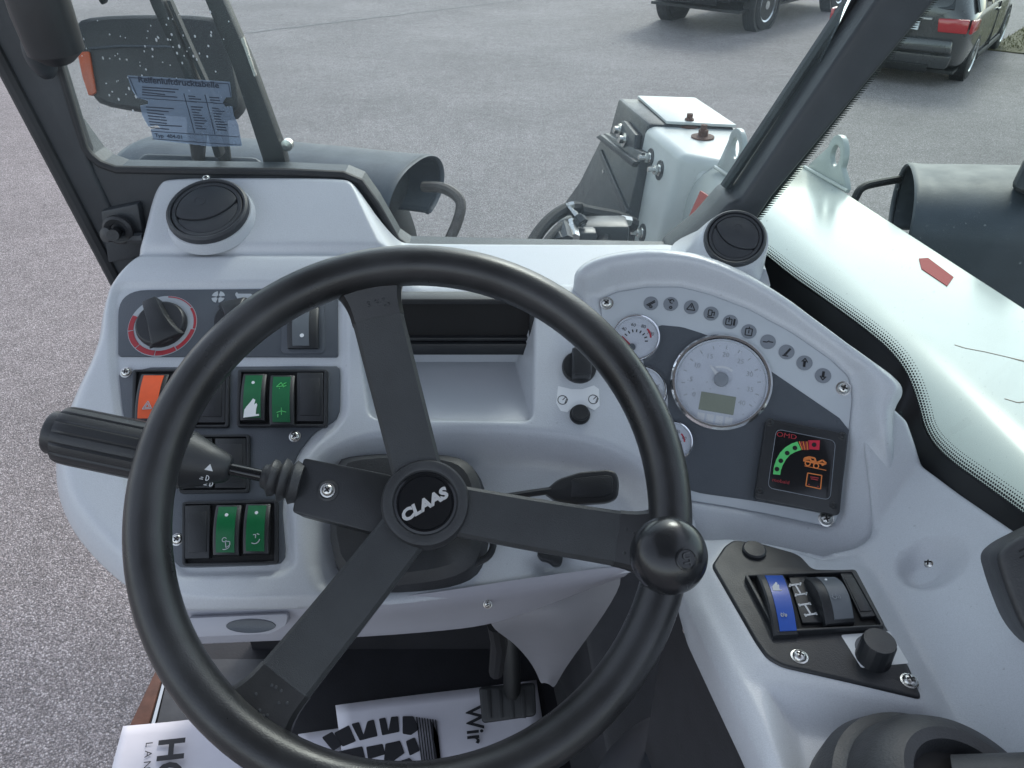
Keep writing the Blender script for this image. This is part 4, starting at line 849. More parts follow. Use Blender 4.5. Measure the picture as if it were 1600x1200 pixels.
ic = thing('instrument_cluster', 'grey instrument plate with round chrome gauges right of the steering wheel', 'instrument cluster', FB.hit(1130, 800))
FQ = Frame(FB.w(0, 0, -.0005), FB.n, FB.x)
v, f = prism(FQ, roundpoly([FQ.loc(FB.w(a, b, 0)) for a, b in (np.array(PB)-np.mean(PB, 0))*.992+np.mean(PB, 0)], .004), -.003, 0); mesh('plate', v, f, PLATE, ic, bevel=.0006)
dk = FQ.poly([(1030, 508), (1065, 511), (1100, 522), (1150, 545), (1200, 577), (1327, 664), (1320, 730), (1309, 806), (1180, 783), (1095, 771), (1078, 766), (1062, 750), (1045, 690), (1018, 620), (1005, 570), (1008, 530)])
v, f = prism(FQ, chaikin(dk, 1, keep=.12), -.001, .0005); mesh('dark_field', v, f, PANEL, ic)
icons = [(1017, 474), (1048, 475), (1080, 480), (1111, 490), (1141, 503), (1170, 518), (1200, 534), (1229, 550), (1257, 567), (1286, 587)]
for i, (x, y) in enumerate(icons):
    g = FQ.sub(x, y, .0002); d_ = lathe('warning_icon', g, [(.0066, -.0004), (.0066, .0004), (.0001, .0004)], ICONG, ic, 28)
    Ls = [[[(-.6, -.4), (.5, .5)], [(-.4, -.5), (.6, .3)], arc(.1, -.55, .18, 0, 360, 8)], [arc(.1, .4, .3, 0, 300, 8), [(-.5, .6), (0, .5)], arc(.1, -.55, .18, 0, 360, 8)], [[(-.6, -.45), (.6, -.45), (0, .6), (-.6, -.45)], [(0, .25), (0, -.1)]],
          [[(-.4, -.35), (-.4, .5), (.1, .5), (.1, -.35), (-.4, -.35)], [(.1, .1), (.45, .3), (.45, -.3)], [(-.5, -.6), (.5, -.6)]], [[(-.6, -.5), (-.6, .4), (.2, .4), (.2, -.5), (-.6, -.5)], [(-.2, .7), (-.2, -.1)], [(.5, .5), (.5, -.5)], [(.62, .5), (.62, -.5)]],
          [[(-.45, -.6), (-.45, .4), (.45, .4), (.45, -.6), (-.45, -.6)], [(0, .2), (0, -.3)], [(0, .7), (0, .4)]], [[(-.7, -.1), (-.15, -.1), (.15, .15)], [(.15, 0), (.7, 0)]], [[(-.3, -.5), (.4, .6)], [(-.1, -.5), (.5, .5)], [(-.5, -.6), (.3, -.6)]],
          [[(0, -.6), (0, .2)], [(-.1, -.6), (-.1, .3)], [(.1, -.6), (.1, .3)], [(-.4, .1), (0, .65), (.4, .1)], [(-.2, .15), (.2, .15)]], [[(0, .6), (0, -.2)], [(-.1, .6), (-.1, -.3)], [(.1, .6), (.1, -.3)], [(-.4, -.1), (0, -.65), (.4, -.1)], [(-.2, -.15), (.2, -.15)]]][i]
    strokes('symbol', g, [[(x*.0062, y*.0062) for x, y in l] for l in Ls], .0009, BLACK, d_, .0003, .0006)
def gauge(px, py, wpx, label, big=False, needle=120):
    F = FQ.sub(px, py, .0004); r = .5*np.linalg.norm(FQ.hit(px-wpx/2, py)-FQ.hit(px+wpx/2, py))
    q = .0065 if big else .005
    bz = lathe('gauge', F, [(r*.97, -.001), (r, .001), (r*.985, q*.75), (r*.945, q), (r*.905, q*.95), (r*.88, q*.66), (r*.872, q*.3)], CHROME, ic, 72, close=False); tag(bz, label)
    lathe('dial_face', F, [(r*.9, .0006), (r*.9, .0012), (.0001, .0012)], DIAL, bz, 48)
    lathe('dial_wall', F, [(r*.888, .001), (r*.885, q*.55), (r*.86, .0013)], PLATE, bz, 56, close=False)
    f = Frame.__new__(Frame); f.o = F.w(0, 0, .0013); rot = R(-9); c, s = math.cos(rot), math.sin(rot); f.x = c*F.x+s*F.y; f.y = c*F.y-s*F.x; f.n = F.n
    if big:
        f.x, f.y = F.x, F.y
        lplate('lcd_display', f, [(-r*.34, -r*.25), (r*.34, -r*.25), (r*.34, -r*.62), (-r*.34, -r*.62)], -.0003, .0004, LCD, bz)
        mesh('arc_scale', *ringsec(f, r*.30, r*.345, 55, 118, -.0003, .0002, 10), SIGNW, bz)
        tk = [[(r*.70*math.cos(R(a)), r*.70*math.sin(R(a))), (r*.77*math.cos(R(a)), r*.77*math.sin(R(a)))] for a in range(-30, 211, 20)]
        strokes('scale_marks', f, tk, r*.022, SIGNG, bz, -.0003, .0002)
        for k in range(4): lplate('tell_tale', f, [(-r*.34+k*r*.18, -r*.68), (-r*.34+k*r*.18+r*.14, -r*.68), (-r*.34+k*r*.18+r*.14, -r*.84), (-r*.34+k*r*.18, -r*.84)], -.0003, .00015, SIGNW, bz)
        for k in range(9): 
            a = R(215-k*31.5); gg = Frame.__new__(Frame); gg.o = f.w(r*.58*math.cos(a), r*.58*math.sin(a)); gg.x, gg.y, gg.n = f.x, f.y, f.n
            text('scale_number', str(k*5), gg, r*.14, SIGNG, bz, .0002)
        nh, pv = .003, (0, r*.05)
    else:
        tk = [[(r*.40*math.cos(R(a)), r*.40*math.sin(R(a))-r*.15), (r*.52*math.cos(R(a)), r*.52*math.sin(R(a))-r*.15)] for a in range(20, 161, 20)]
        strokes('scale_marks', f, tk, r*.045, BLACK, bz, -.0003, .0002)
        mesh('red_zone', *ringsec(f, r*.55, r*.62, 20, 60, -.0003, .0002, 8), REDB, bz)
        for k, a in enumerate((150, 115, 80, 45)):
            gg = Frame.__new__(Frame); gg.o = f.w(r*.68*math.cos(R(a)), r*.68*math.sin(R(a))-r*.12); gg.x, gg.y, gg.n = f.x, f.y, f.n
            text('scale_number', str(40+k*20) if px < 1000 else str(k*20), gg, r*.20, BLACK, bz, .0002)
        nh, pv = .002, (-r*.02, -r*.42 if px < 1000 else -r*.2)
    g = Frame.__new__(Frame); g.o = f.w(pv[0], pv[1]); c, s = math.cos(R(needle)), math.sin(R(needle)); g.x = c*f.x+s*f.y; g.y = c*f.y-s*f.x; g.n = f.n
    L = r*.36 if big else r*.62
    lplate('needle', g, [(0, -r*.05), (L, -r*.018), (L, r*.018), (0, r*.05)], nh*.5, nh*.62, SIGNW if big else RED, bz)
    lathe('needle_cap', g, [(r*.14, .0003), (r*.14, nh), (r*.12, nh*1.15), (.0001, nh*1.2)], ICONG if big else PANEL, bz, 28)
    lathe('gauge_glass', F, [(r*.9, q*.62), (r*.9, q*.66), (.0001, q*.70)], CLEAR, bz, 48)
gauge(1126, 598, 161, 'large round gauge with small display in a chrome ring', True, 135)
gauge(994, 529, 78, 'small chrome gauge nearest the top of the plate', needle=150)
gauge(1000, 612, 86, 'small chrome gauge half hidden by the wheel rim', needle=60)
gauge(1049, 691, 70, 'small chrome gauge lowest on the plate', needle=80)
for x, y in ((948, 474), (1318, 607), (1291, 811)): screw(FQ, x, y, .0050, ic, 0)
# slope indicator
si = thing('overload_indicator', 'square black overload indicator with green and red arc on the instrument plate', 'indicator', FQ.hit(1250, 790))
plate('housing', FQ, [(1197, 653), (1325, 678), (1312, 806), (1178, 779)], .0002, .010, BLACK, si, r=.004, bevel=.0012)
plate('screen', FQ, [(1212, 669), (1307, 688), (1298, 783), (1198, 763)], .009, .0106, BLACKG, si, r=.005, bevel=.0005)
for x, y in ((1203, 660), (1316, 681), (1187, 767), (1302, 790)): screw(FQ, x, y, .0028, si, .0098, BLACK)
FO = FQ.sub(1250, 725, .0108, R(0)); e = np.linalg.norm(FQ.hit(1197, 653)-FQ.hit(1325, 678))
def ob(x, y): return FQ.loc(FQ.hit(x, y, .0108))-FQ.loc(FO.o)
O0 = FO
cen = ob(1291, 754); # arc centre
def opx(pts): return [tuple(ob(x, y)) for x, y in pts]
lplate('green_arc', O0, opx([(1208, 741), (1209, 730), (1213, 718), (1219, 707), (1227, 699), (1237, 693), (1246, 690), (1252, 703), (1243, 706), (1234, 711), (1228, 718), (1223, 727), (1220, 735), (1219, 742)]), -.0002, .0003, GREENB, si)
lplate('red_block', O0, opx([(1263, 688), (1281, 688), (1280, 703), (1264, 702)]), -.0002, .0003, REDB, si)
for k in range(6): lplate('hatch', O0, opx([(1248+k*3, 690), (1249.5+k*3, 689.6), (1254.5+k*2, 702.6), (1253+k*2, 703)]), -.0002, .0003, RED if k % 2 else ORANGEP, si)
for x, y in ((1214, 733), (1220, 720), (1230, 708), (1242, 700), (1272, 695)): lathe('lamp', FQ.sub(x, y, .0110), [(.0019, -.0002), (.0019, .0003), (.0001, .0004)], DEEP, si, 16)
so_ = FQ.poly([(1212, 669), (1307, 688), (1298, 783), (1198, 763)], .0106); so_ = [tuple(p) for p in roundpoly((np.array(so_)-np.mean(so_, 0))*.975+np.mean(so_, 0), .005)]; strokes('screen_edge', FQ, [so_+[so_[0]]], .0005, ICONG, si, .0104, .0109)
text('lettering', 'OMD', FQ.sub(1229, 681, .0108), .0056, RED, si, .0002, 1.25)
text('lettering', 'mobald', FQ.sub(1220, 752, .0108), .0042, RED, si, .0002, 1.1)
strokes('tractor_symbol', O0, [opx([(1256, 721), (1257, 716), (1264, 714), (1273, 716), (1275, 722), (1281, 724)]), opx([(1257, 720), (1275, 724)]), opx([(1257, 717.5), (1265, 717)]), opx([(1265, 714), (1267, 720), (1273, 721)]), opx([(1276, 723), (1285, 719), (1291, 724), (1284, 727)]), opx([(1281, 724), (1290, 725)])], .0013, ORANGEP, si, -.0002, .0003)
for x, y in ((1262, 724), (1275, 728)): lathe('tractor_wheel', FQ.sub(x, y, .0110), [(.0024, -.0002), (.0024, .0004), (.0015, .0004)], ORANGEP, si, 16, close=False)
strokes('ground_line', O0, [opx([(1257, 728), (1291, 735)])], .0005, ORANGEP, si, -.0002, .0003)
bx = opx([(1262, 739), (1284, 743), (1282, 764), (1259, 759)]); strokes('button_outline', O0, [bx+[bx[0]]], .0008, ORANGEP, si, -.0002, .0003)
strokes('button_marks', O0, [opx([(1266, 745), (1279, 747)]), opx([(1267, 748), (1278, 750)]), opx([(1263, 757), (1265, 757)]), opx([(1277, 760), (1279, 760)])], .0008, RED, si, -.0002, .0003)
# right vent on its pod
FR = Frame(at(1148, 374, .735), nrm(50, 14), (math.cos(R(14)), -math.sin(R(14)), 0)); R1 = .5*np.linalg.norm(FR.hit(1099, 375)-FR.hit(1198, 375))
V = []; n = 36
base = [at(1210, 462, .70), at(1190, 400, .765), at(1160, 345, .83), at(1100, 355, .83), at(1040, 384, .805), at(1062, 412, .75), at(1120, 428, .71), at(1180, 450, .695)]
bs = chaikin(base, 2)
def ang(p): q = p-FR.o; return math.atan2(q@FR.y, q@FR.x)
bs = sorted(bs, key=ang); ba = np.array([ang(p) for p in bs]); bp = np.array(bs)
for j, (s, rr, hh) in enumerate([(0, 1.00, .0), (0, 1.06, -.001), (.10, 1.12, -.006), (.45, 1.15, -.02), (1, 1.2, -.03)]):
    for i in range(n):
        a = -math.pi+2*math.pi*i/n; c = FR.w(R1*rr*math.cos(a), R1*rr*math.sin(a), hh)
        q = np.array([np.interp(a, np.r_[ba-2*math.pi, ba, ba+2*math.pi], np.r_[bp[:, m_], bp[:, m_], bp[:, m_]]) for m_ in range(3)])
        V.append(c*(1-s)+q*s)
mesh('vent_pod', V, [(j*n+i, j*n+(i+1) % n, (j+1)*n+(i+1) % n, (j+1)*n+i) for j in range(4) for i in range(n)], GREY, dash, smooth=True)
vent(FR, R1, 'round black air vent at the foot of the right windscreen pillar', R(-28))
# ================================================================== STEERING
WN = nrm(50.7, -7); WC = np.array([-.0672, .4013, 1.680]); FW = Frame(WC, WN)
RW, RT = .1815, .0154
sw = thing('steering_wheel', 'black three spoke steering wheel with silver lettering on its hub', 'steering wheel', WC-WN*.1)
N, K = 120, 24; V = []
for i in range(N):
    a = 2*math.pi*i/N; c, s = math.cos(a), math.sin(a)
    for k in range(K):
        b = 2*math.pi*k/K; rr = RT*(1+.0*math.cos(2*b)); V.append(FW.w((RW+rr*math.cos(b))*c, (RW+rr*math.cos(b))*s, rr*1.06*math.sin(b)))
mesh('rim', V, [(i*K+k, i*K+(k+1) % K, ((i+1) % N)*K+(k+1) % K, ((i+1) % N)*K+k) for i in range(N) for k in range(K)], WHEEL, sw, smooth=True)
HUBH = -.034
FH = Frame(FW.hit(665, 787, HUBH), WN); hub_ab = FW.ab(665, 787, HUBH)
def spoke(tx, ty):
    e = FW.ab(tx, ty); e = e/np.linalg.norm(e)*RW; d0 = np.array([*hub_ab, HUBH-.006]); d1 = np.array([*e, -.004])
    lat = np.array([-(e-hub_ab)[1], (e-hub_ab)[0]]); lat /= np.linalg.norm(lat); n = 16; rows = []
    for i in range(n+1):
        t = .12+.88*i/n; c = d0*(1-t)+d1*t; c = c+np.array([0, 0, -.012*math.sin(math.pi*t)*.6])
        wd = .0185+.0015*t+.016*max(0, (t-.80)/.20)**2.6; th = .0062+.004*max(0, (t-.8)/.2)
        rows.append([FW.w(c[0]+lat[0]*wd*u, c[1]+lat[1]*wd*u, c[2]+th*v) for u, v in [(-1, -.5), (-1, .5), (-.86, .95), (-.4, 1.06), (.4, 1.06), (.86, .95), (1, .5), (1, -.5), (.7, -1), (-.7, -1)]])
    k = 10; V = [p for r in rows for p in r]; Fc = [(i*k+j, i*k+(j+1) % k, (i+1)*k+(j+1) % k, (i+1)*k+j) for i in range(n) for j in range(k)]+[tuple(range(k)), tuple(n*k+j for j in range(k))]
    o = mesh('spoke', V, Fc, SPOKE, sw, smooth=True)
    # moulded-on end sleeve with small studs
    rows = []
    for i in range(7):
        t = .80+.17*i/6; c = d0*(1-t)+d1*t; c = c+np.array([0, 0, -.012*math.sin(math.pi*t)*.6]); wd = .0185+.0015*t+.016*max(0, (t-.80)/.20)**2.6+.0005; th = .0062+.004*max(0, (t-.8)/.2)+.0005
        rows.append([FW.w(c[0]+lat[0]*wd*u, c[1]+lat[1]*wd*u, c[2]+th*v) for u, v in [(-1, -.5), (-1, .5), (-.86, .95), (-.4, 1.06), (.4, 1.06), (.86, .95), (1, .5), (1, -.5), (.7, -1), (-.7, -1)]])
    V = [p for r in rows for p in r]; sl_ = mesh('end_sleeve', V, [(i*k+j, i*k+(j+1) % k, (i+1)*k+(j+1) % k, (i+1)*k+j) for i in range(6) for j in range(k)]+[tuple(range(k)), tuple(6*k+j for j in range(k))], WHEEL, o, smooth=True)
    for q in range(9):
        t = .82+.12*random.random(); u = random.uniform(-.7, .7); c = d0*(1-t)+d1*t; c = c+np.array([0, 0, -.012*math.sin(math.pi*t)*.6]); f = Frame(FW.w(c[0]+lat[0]*.016*u, c[1]+lat[1]*.016*u, c[2]+(.0062+.004*max(0, (t-.8)/.2)+.0009)*1.02), WN)
        lathe('stud', f, [(.0012, -.0008), (.0011, .0001), (.0006, .0004), (.0001, .0005)], SPOKE, sl_, 8)
for p in ((572, 425), (1042, 852), (398, 1118)): spoke(*p)
r = .0305
lathe('hub', FH, [(r*.8, -.03), (r*1.02, -.024), (r*1.10, -.010), (r*1.08, .002), (r*1.02, .0065), (r*.9, .0075), (r*.80, .0065), (r*.76, .0045), (r*.70, .0045)], RUBBER, sw, 64, close=False)
cp = lathe('hub_cap', FH, [(r*.78, .0005), (r*.76, .0050), (r*.70, .0056), (r*.69, .0048), (r*.66, .0048), (r*.64, .0058), (r*.5, .0062), (.0001, .0066)], BLACKG, sw, 64)
FT = FH.sub(664, 789, .0066, R(31)); text('lettering', 'CLAAS', FT, .0112, SILVER, cp, .0006, 1.12, .055, .18)
# spinner knob clamped to the rim
ka = FW.ab(1046, 880); ka = ka/np.linalg.norm(ka)*RW
FKn = Frame(FW.w(ka[0], ka[1], .018), WN*.9+np.array([.05, -.25, .1])); FKn = Frame(FKn.o+FKn.n*.0, FKn.n)
kn = thing('spinner_knob', 'glossy black mushroom shaped spinner knob on the right of the wheel rim', 'knob', FKn.o-FKn.n*.03)
KC = Frame(at(1047, 868, .497), FKn.n); kr = .0252
kp = [(.010, -.014), (kr*.85, -.012), (kr*.98, -.008), (kr*1.0, -.003), (kr*.965, .003), (kr*.87, .008), (kr*.70, .0120), (kr*.48, .0150), (kr*.25, .0168), (.0001, .0173)]
lathe('cap', KC, kp, mat('knob_plastic', (.012, .013, .015), .24, var=.2, vscale=60, rvar=.08, bump=.08, bscale=900), kn, 64)
lathe('clamp', KC, [(.009, -.04), (.0125, -.034), (.012, -.012), (.010, -.010)], BLACK, kn, 32)
ea = KC.ab(1068, 873, .012); er = np.linalg.norm(ea); pr = sorted([(r_, h) for r_, h in kp if h > -.004]); eh = np.interp(er, [p[0] for p in pr], [p[1] for p in pr]); sl_e = (np.interp(er+.002, [p[0] for p in pr], [p[1] for p in pr])-np.interp(er-.002, [p[0] for p in pr], [p[1] for p in pr]))/.004
ed_ = (KC.x*ea[0]+KC.y*ea[1])/er; em = Frame(KC.w(ea[0], ea[1], eh), KC.n-ed_*sl_e, KC.x)
lathe('emblem', em, [(.0072, -.002), (.0070, .0008), (.0062, .0011), (.0057, .0004), (.0001, .0004)], MATS['knob_plastic'], kn, 32)
e2 = Frame(em.w(0, 0, .0004), em.n, em.x*math.cos(R(80))-em.y*math.sin(R(80)))
text('lettering', 'UT', e2, .0066, WHEEL, kn, .0008, 1, .03)
# ------------------------------------------------------------------ steering column shroud
sc = thing('steering_column', 'black steering column shroud rising from the dashboard hollow', 'steering column', FA.hit(636, 900))
FL = Frame(FA.w(0, 0, -.026), FA.n)
rows = []
for (px_, h) in [([(512, 724), (562, 708), (705, 706), (752, 730), (764, 800), (762, 868), (735, 908), (640, 926), (515, 928)], -.002), ([(517, 726), (565, 712), (700, 711), (746, 732), (757, 800), (755, 862), (728, 900), (640, 917), (519, 920)], .020), ([(531, 735), (575, 722), (690, 722), (733, 740), (744, 800), (740, 852), (716, 886), (640, 900), (530, 903)], .027), ([(560, 752), (590, 745), (690, 745), (715, 760), (722, 800), (718, 838), (698, 860), (640, 870), (560, 872)], .0275)]:
    rows.append([FL.w(*FL.ab(x, y, .015), h) for x, y in px_])
k = 9; rs = [chaikin(rw, 2) for rw in rows]; k = len(rs[0]); V = [p for r_ in rs for p in r_]
mesh('shroud', V, [(i*k+j, i*k+(j+1) % k, (i+1)*k+(j+1) % k, (i+1)*k+j) for i in range(3) for j in range(k)]+[tuple(3*k+j for j in range(k))], RUBBER, sc, smooth=True)
a0_ = FL.w(*FL.ab(650, 800, .02), .02); b0_ = FH.o-WN*.02
tube('column_tube', [a0_, b0_], [.034, .026], RUBBER, sc, 28)
tube('clip', [FL.w(*FL.ab(745, 830, .01), .012), FL.w(*FL.ab(772, 832, .01), .014), FL.w(*FL.ab(770, 868, .01), .013), FL.w(*FL.ab(742, 882, .01), .012)], .003, BLACK, sc, 8, smoothpath=2)
# ------------------------------------------------------------------ indicator stalk
st = thing('indicator_stalk', 'black ribbed indicator stalk sticking out to the left of the steering wheel', 'stalk', at(530, 800, .63))
S0 = at(600, 783, .610); S1 = at(86, 676, .578); sd_ = (S1-S0)/np.linalg.norm(S1-S0); Ls = np.linalg.norm(S1-S0)
Fst = Frame(S0, sd_, (0, 0, 1))
def along(x): # pixel x -> distance along the stalk
    lo, hi = -.05, Ls+.05
    for _ in range(40):
        md = (lo+hi)/2; p = S0+sd_*md-CAM; X_ = 800+FOC*p[0]/(p@DV)
        lo, hi = (md, hi) if X_ > x else (lo, md)
    return md
def seg(name, pts, m, s=28, parent=None): return lathe(name, Fst, [(r_, along(x)) for x, r_ in pts], m, parent or st, s)
# ribbed barrel
nb = 96; prof = [(300, .0205), (296, .0228), (118, .0222), (104, .0218), (97, .0208), (95, .0185)]; V = []
for x, r_ in prof:
    for i in range(nb):
        a = 2*math.pi*i/nb; q = 1-(.045 if 100 < x < 299 else .0)*(math.cos(a*16) > .55); V.append(Fst.w(r_*q*math.cos(a), r_*q*math.sin(a), along(x)))
mesh('grip', V, [(j*nb+i, j*nb+(i+1) % nb, (j+1)*nb+(i+1) % nb, (j+1)*nb+i) for j in range(5) for i in range(nb)]+[tuple(range(nb)), tuple(5*nb+i for i in range(nb))], BLACK, st, smooth=True)
seg('end_button', [(97, .0165), (82, .0165), (78, .0155), (76, .0125), (75.5, .0001)], BLACK)
cone = seg('collar', [(360, .0085), (356, .0108), (330, .0155), (302, .0212), (296, .0225)], BLACK)
seg('rod', [(425, .0048), (352, .0048)], BLACKG)
seg('bellows', [(470, .0150), (462, .0165), (458, .0175), (452, .0130), (446, .0165), (441, .0172), (436, .0115), (430, .0142), (424, .0148), (418, .0100), (412, .0092), (409, .0070)], RUBBER)
side = Fst.w(0, 0, along(325)); cf = Frame(at(325, 731, .562), -DV*.8+UV*.45+XV*.2, sd_*-1)
def oncone(x, y):      # point on the collar's surface under a pixel
    r_ = ray(x, y); best = None
    for q in range(400):
        p = CAM+r_*(.50+.12*q/400); q_ = p-S0; l_ = q_@sd_; rad = np.linalg.norm(q_-sd_*l_)
        if rad <= np.interp(l_, [along(360), along(330), along(302), along(296)], [.0085, .0155, .0212, .0225]): best = p; break
    return best if best is not None else at(x, y, .57)
for s_, px_ in (('tri', (327, 731)), ('lamp', (320, 746)), ('lamp', (326, 755))):
    o_ = oncone(*px_); g = Frame(o_, (CAM-o_)/np.linalg.norm(CAM-o_)*.8+(o_-S0-sd_*((o_-S0)@sd_))/.02*.5, -sd_)
    if s_ == 'tri': lplate('white_mark', g, [(-.0030, -.002), (.0030, -.002), (0, .003)], -.002, .0009, SIGNW, st)
    else: strokes('white_mark', g, [arc(.001, 0, .0020, -90, 90, 8)+[(.001, .0020), (.001, -.0020)], [(-.001, .0014), (-.0035, .0014)], [(-.001, 0), (-.004, 0)], [(-.001, -.0014), (-.0035, -.0014)]], .0005, SIGNW, st, -.002, .0009)
HB = Frame(at(530, 775, .594), nrm(50, -4))
P = roundpoly(HB.poly([(474, 715), (612, 742), (604, 838), (456, 800)]), .003); v, f = prism(HB, P, -.035, 0); hs = mesh('housing', v, f, BLACK, st, bevel=.0015)
screw(HB, 512, 766, .0046, st, .0005); lathe('screw_washer', HB.sub(512, 766, .0), [(.0085, -.001), (.0085, .0006), (.0070, .0012), (.0055, .0004)], BLACK, st, 32, close=False)
# ------------------------------------------------------------------ lever right of the column
lv = thing('column_lever', 'black paddle lever on a thin rod right of the steering column', 'lever', FL.hit(760, 790, .02))
LV = Frame(at(905, 762, .625), nrm(52, 5))
tube('rod', [FL.w(*FL.ab(735, 790, .02), .02), at(775, 779, .632), at(820, 772, .628), at(862, 766, .626)], .0030, BLACK, lv, 10, smoothpath=1)
pd = plate('paddle', LV, [(848, 768), (872, 748), (905, 737), (950, 733), (963, 737), (968, 752), (966, 777), (950, 784), (900, 788), (868, 782)], -.010, .002, BLACK, lv, r=.004, bevel=.0025, seg=3)
plate('thumb_inset', LV, [(893, 748), (945, 742), (958, 744), (957, 772), (940, 777), (892, 779)], .0015, .0028, BLACK, pd, r=.003, bevel=.0008)
lt = plate('release_tab', Frame(FA.w(0, 0, -.030), FA.n), [(838, 862), (845, 874), (858, 876), (866, 884), (878, 882), (880, 866)], 0, .010, BLACK, None, r=.003, bevel=.0015); tag(lt, 'small black release tab below the steering wheel spoke', 'lever')
for o in [lt]: o.name = 'release_lever'

# ================================================================== SIDE CONSOLE
ZC = 1.604; FC = Frame((0, 0, ZC), (0, 0, 1))
side_c = thing('side_console', 'light grey moulded side console at the right of the seat', 'console', (.25, .3, 1.0))
WE = [(1196, 432, .800), (1250, 468, .765), (1300, 505, .730), (1350, 548, .695), (1395, 588, .664), (1410, 612, .655), (1392, 650, .655), (1398, 690, .653), (1500, 765, .587), (1600, 832, .527), (1720, 915, .46)]
WEp = [at(*p) for p in WE]
leftC = [FC.ab(*p)[:2] for p in [(1062, 892), (1078, 945), (1120, 1030), (1165, 1120), (1205, 1205), (1260, 1320)]]
outC = [(.2905, .520), (.318, .524)]+[(p[0]+.004, p[1]) for p in WEp[7:]]+[(.372, .10)]+[tuple(leftC[-1]*1.0)]+[tuple(p) for p in leftC[::-1]]+[tuple(FC.ab(1085, 838)), tuple(FC.ab(1200, 853))]+roundpoly([tuple(FC.ab(1290, 864)), (.2895, .437), (.2915, .468), (.2908, .50)], [0, .018, 0, 0])
rightline = WEp[7:]+[np.array([.36, .1, 1.68])]
blkpx = [(1147, 842), (1190, 848), (1240, 862), (1252, 868), (1270, 888), (1336, 889), (1384, 976), (1421, 1040), (1442, 1091), (1320, 1062), (1222, 1040), (1198, 1026), (1180, 1000), (1112, 882), (1132, 852)]
ZPL = .008; plat = FC.poly(blkpx, ZPL)
lowpoly = FC.poly([(1196, 1072), (1440, 1110), (1560, 1190), (1500, 1400), (1250, 1400)])
scd = np.array([9., 9.])
def hC(A, B, d):
    ys = np.array([p[1] for p in rightline])[::-1]; xs = np.array([p[0] for p in rightline])[::-1]; zs = np.array([p[2] for p in rightline])[::-1]
    dx = np.interp(B, ys, xs)-A; top = np.interp(B, ys, zs)-ZC
    rise = (top-.004)*np.clip(1-dx/.075, 0, 1)**1.5*(1-.0*A)
    rise = np.maximum(rise, np.interp(B, [.425, .440, .468, .499, .53], [0, .004, .025, .053, .078])*sst(A, .27, .288))
    dp = sdf(plat, A, B)[0]; h = np.maximum(rise, 0)+.006*sst(dp, -.020, .002)*(1-sst(rise, .0, .02))
    dl = sdf(lowpoly, A, B)[0]; h += -.016*sst(dl, -.004, .022)
    q = np.hypot(A-scd[0], B-scd[1]); h += -.013*sst(q, .023, .006)
    edge = roll(d, np.where(dx < .03, .004, np.where(B > .425, .0035, .012)))
    return h+edge
def on_console(px, py):
    r_ = ray(px, py)
    for q in range(800):
        p = CAM+r_*(.45+.3*q/800)
        if p[2] <= ZC+float(hC(np.array([[p[0]]]), np.array([[p[1]]]), np.array([[.05]]))[0, 0]): return p
sp0 = on_console(1453, 881); sp1 = on_console(1463, 881); sp2 = on_console(1453, 871); sn = np.cross(sp1-sp0, sp2-sp0); sn = sn if sn[2] > 0 else -sn; scd = sp0[:2]
field('moulding', FC, outC, hC, .0018, GREY, side_c, (.004, 0, -.035))
sn /= np.linalg.norm(sn); screw(Frame(sp0-sn*.0115, sn), 1453, 881, .0048, side_c)
# lower side panel facing the footwell
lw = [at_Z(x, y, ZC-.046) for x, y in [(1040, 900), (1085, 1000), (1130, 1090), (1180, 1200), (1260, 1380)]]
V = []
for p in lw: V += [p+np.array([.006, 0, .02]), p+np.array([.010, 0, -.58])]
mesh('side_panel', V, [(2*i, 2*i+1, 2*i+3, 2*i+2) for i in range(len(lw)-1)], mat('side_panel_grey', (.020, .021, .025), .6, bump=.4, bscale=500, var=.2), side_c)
for x, y in ((1074, 983), (1115, 866)):
    screw(Frame(at(x, y, .60 if x < 1100 else .615), (-.75, -.4, .5)), x, y, .0036, side_c)
# black switch plate
cs = thing('console_switch_plate', 'black switch plate with blue and grey rockers on the side console', 'switch panel', FC.hit(1280, 1000))
FCp = Frame((0, 0, ZC+.004), (0, 0, 1))
plate('plate', FCp, blkpx, -.006, .004, BLACK, cs, r=.004, bevel=.003, seg=3)
FCq = Frame((0, 0, ZC+.008), (0, 0, 1))
lathe('blanking_plug', FCq.sub(1178, 861), [(.0090, -.001), (.0090, .002), (.0078, .003), (.0001, .0033)], BLACK, cs, 32)
frame_ring(FCq, [(1163, 897), (1337, 889), (1384, 978), (1212, 988)], cs, .005, 5)
rocker(FCq, [(1184, 893), (1226, 893), (1252, 980), (1212, 982)], BLUE, cs, .004, tilt=-.002, bulge=.007, syms=[('hand', .30, SIGNG), ('tractor', .75, SIGNG)], lin=(.26, .92), symscale=.42)
tw = plate('telltale_block', FCq, [(1230, 893), (1258, 893), (1288, 972), (1254, 973)], 0, .003, BLACK, cs, bevel=.0006)
for q, (x, y) in enumerate(((1247, 921), (1262, 952))):
    g = FCq.sub(x, y, .0033, R(10)); symbol(g, 'axle2' if q == 0 else 'axle', .0045, SIGNW, tw)
rocker(FCq, [(1262, 890), (1308, 890), (1342, 956), (1296, 960)], GREYLENS, cs, .004, tilt=-.001, bulge=.012, syms=[('dot', .2, SIGNW), ('tractor', .62, ICONG)], lin=(.30, .95), symscale=.5)
blank(FCq, [(1312, 894), (1333, 894), (1370, 962), (1346, 964)], cs)
for x, y in ((1249, 1026), (1421, 1064)): screw(FCq, x, y, .0046, cs, 0)
lb = plate('dial_label', FCq, [(1314, 992), (1390, 986), (1420, 1036), (1346, 1043)], -.001, .0004, SIGNW, cs, r=.0015)
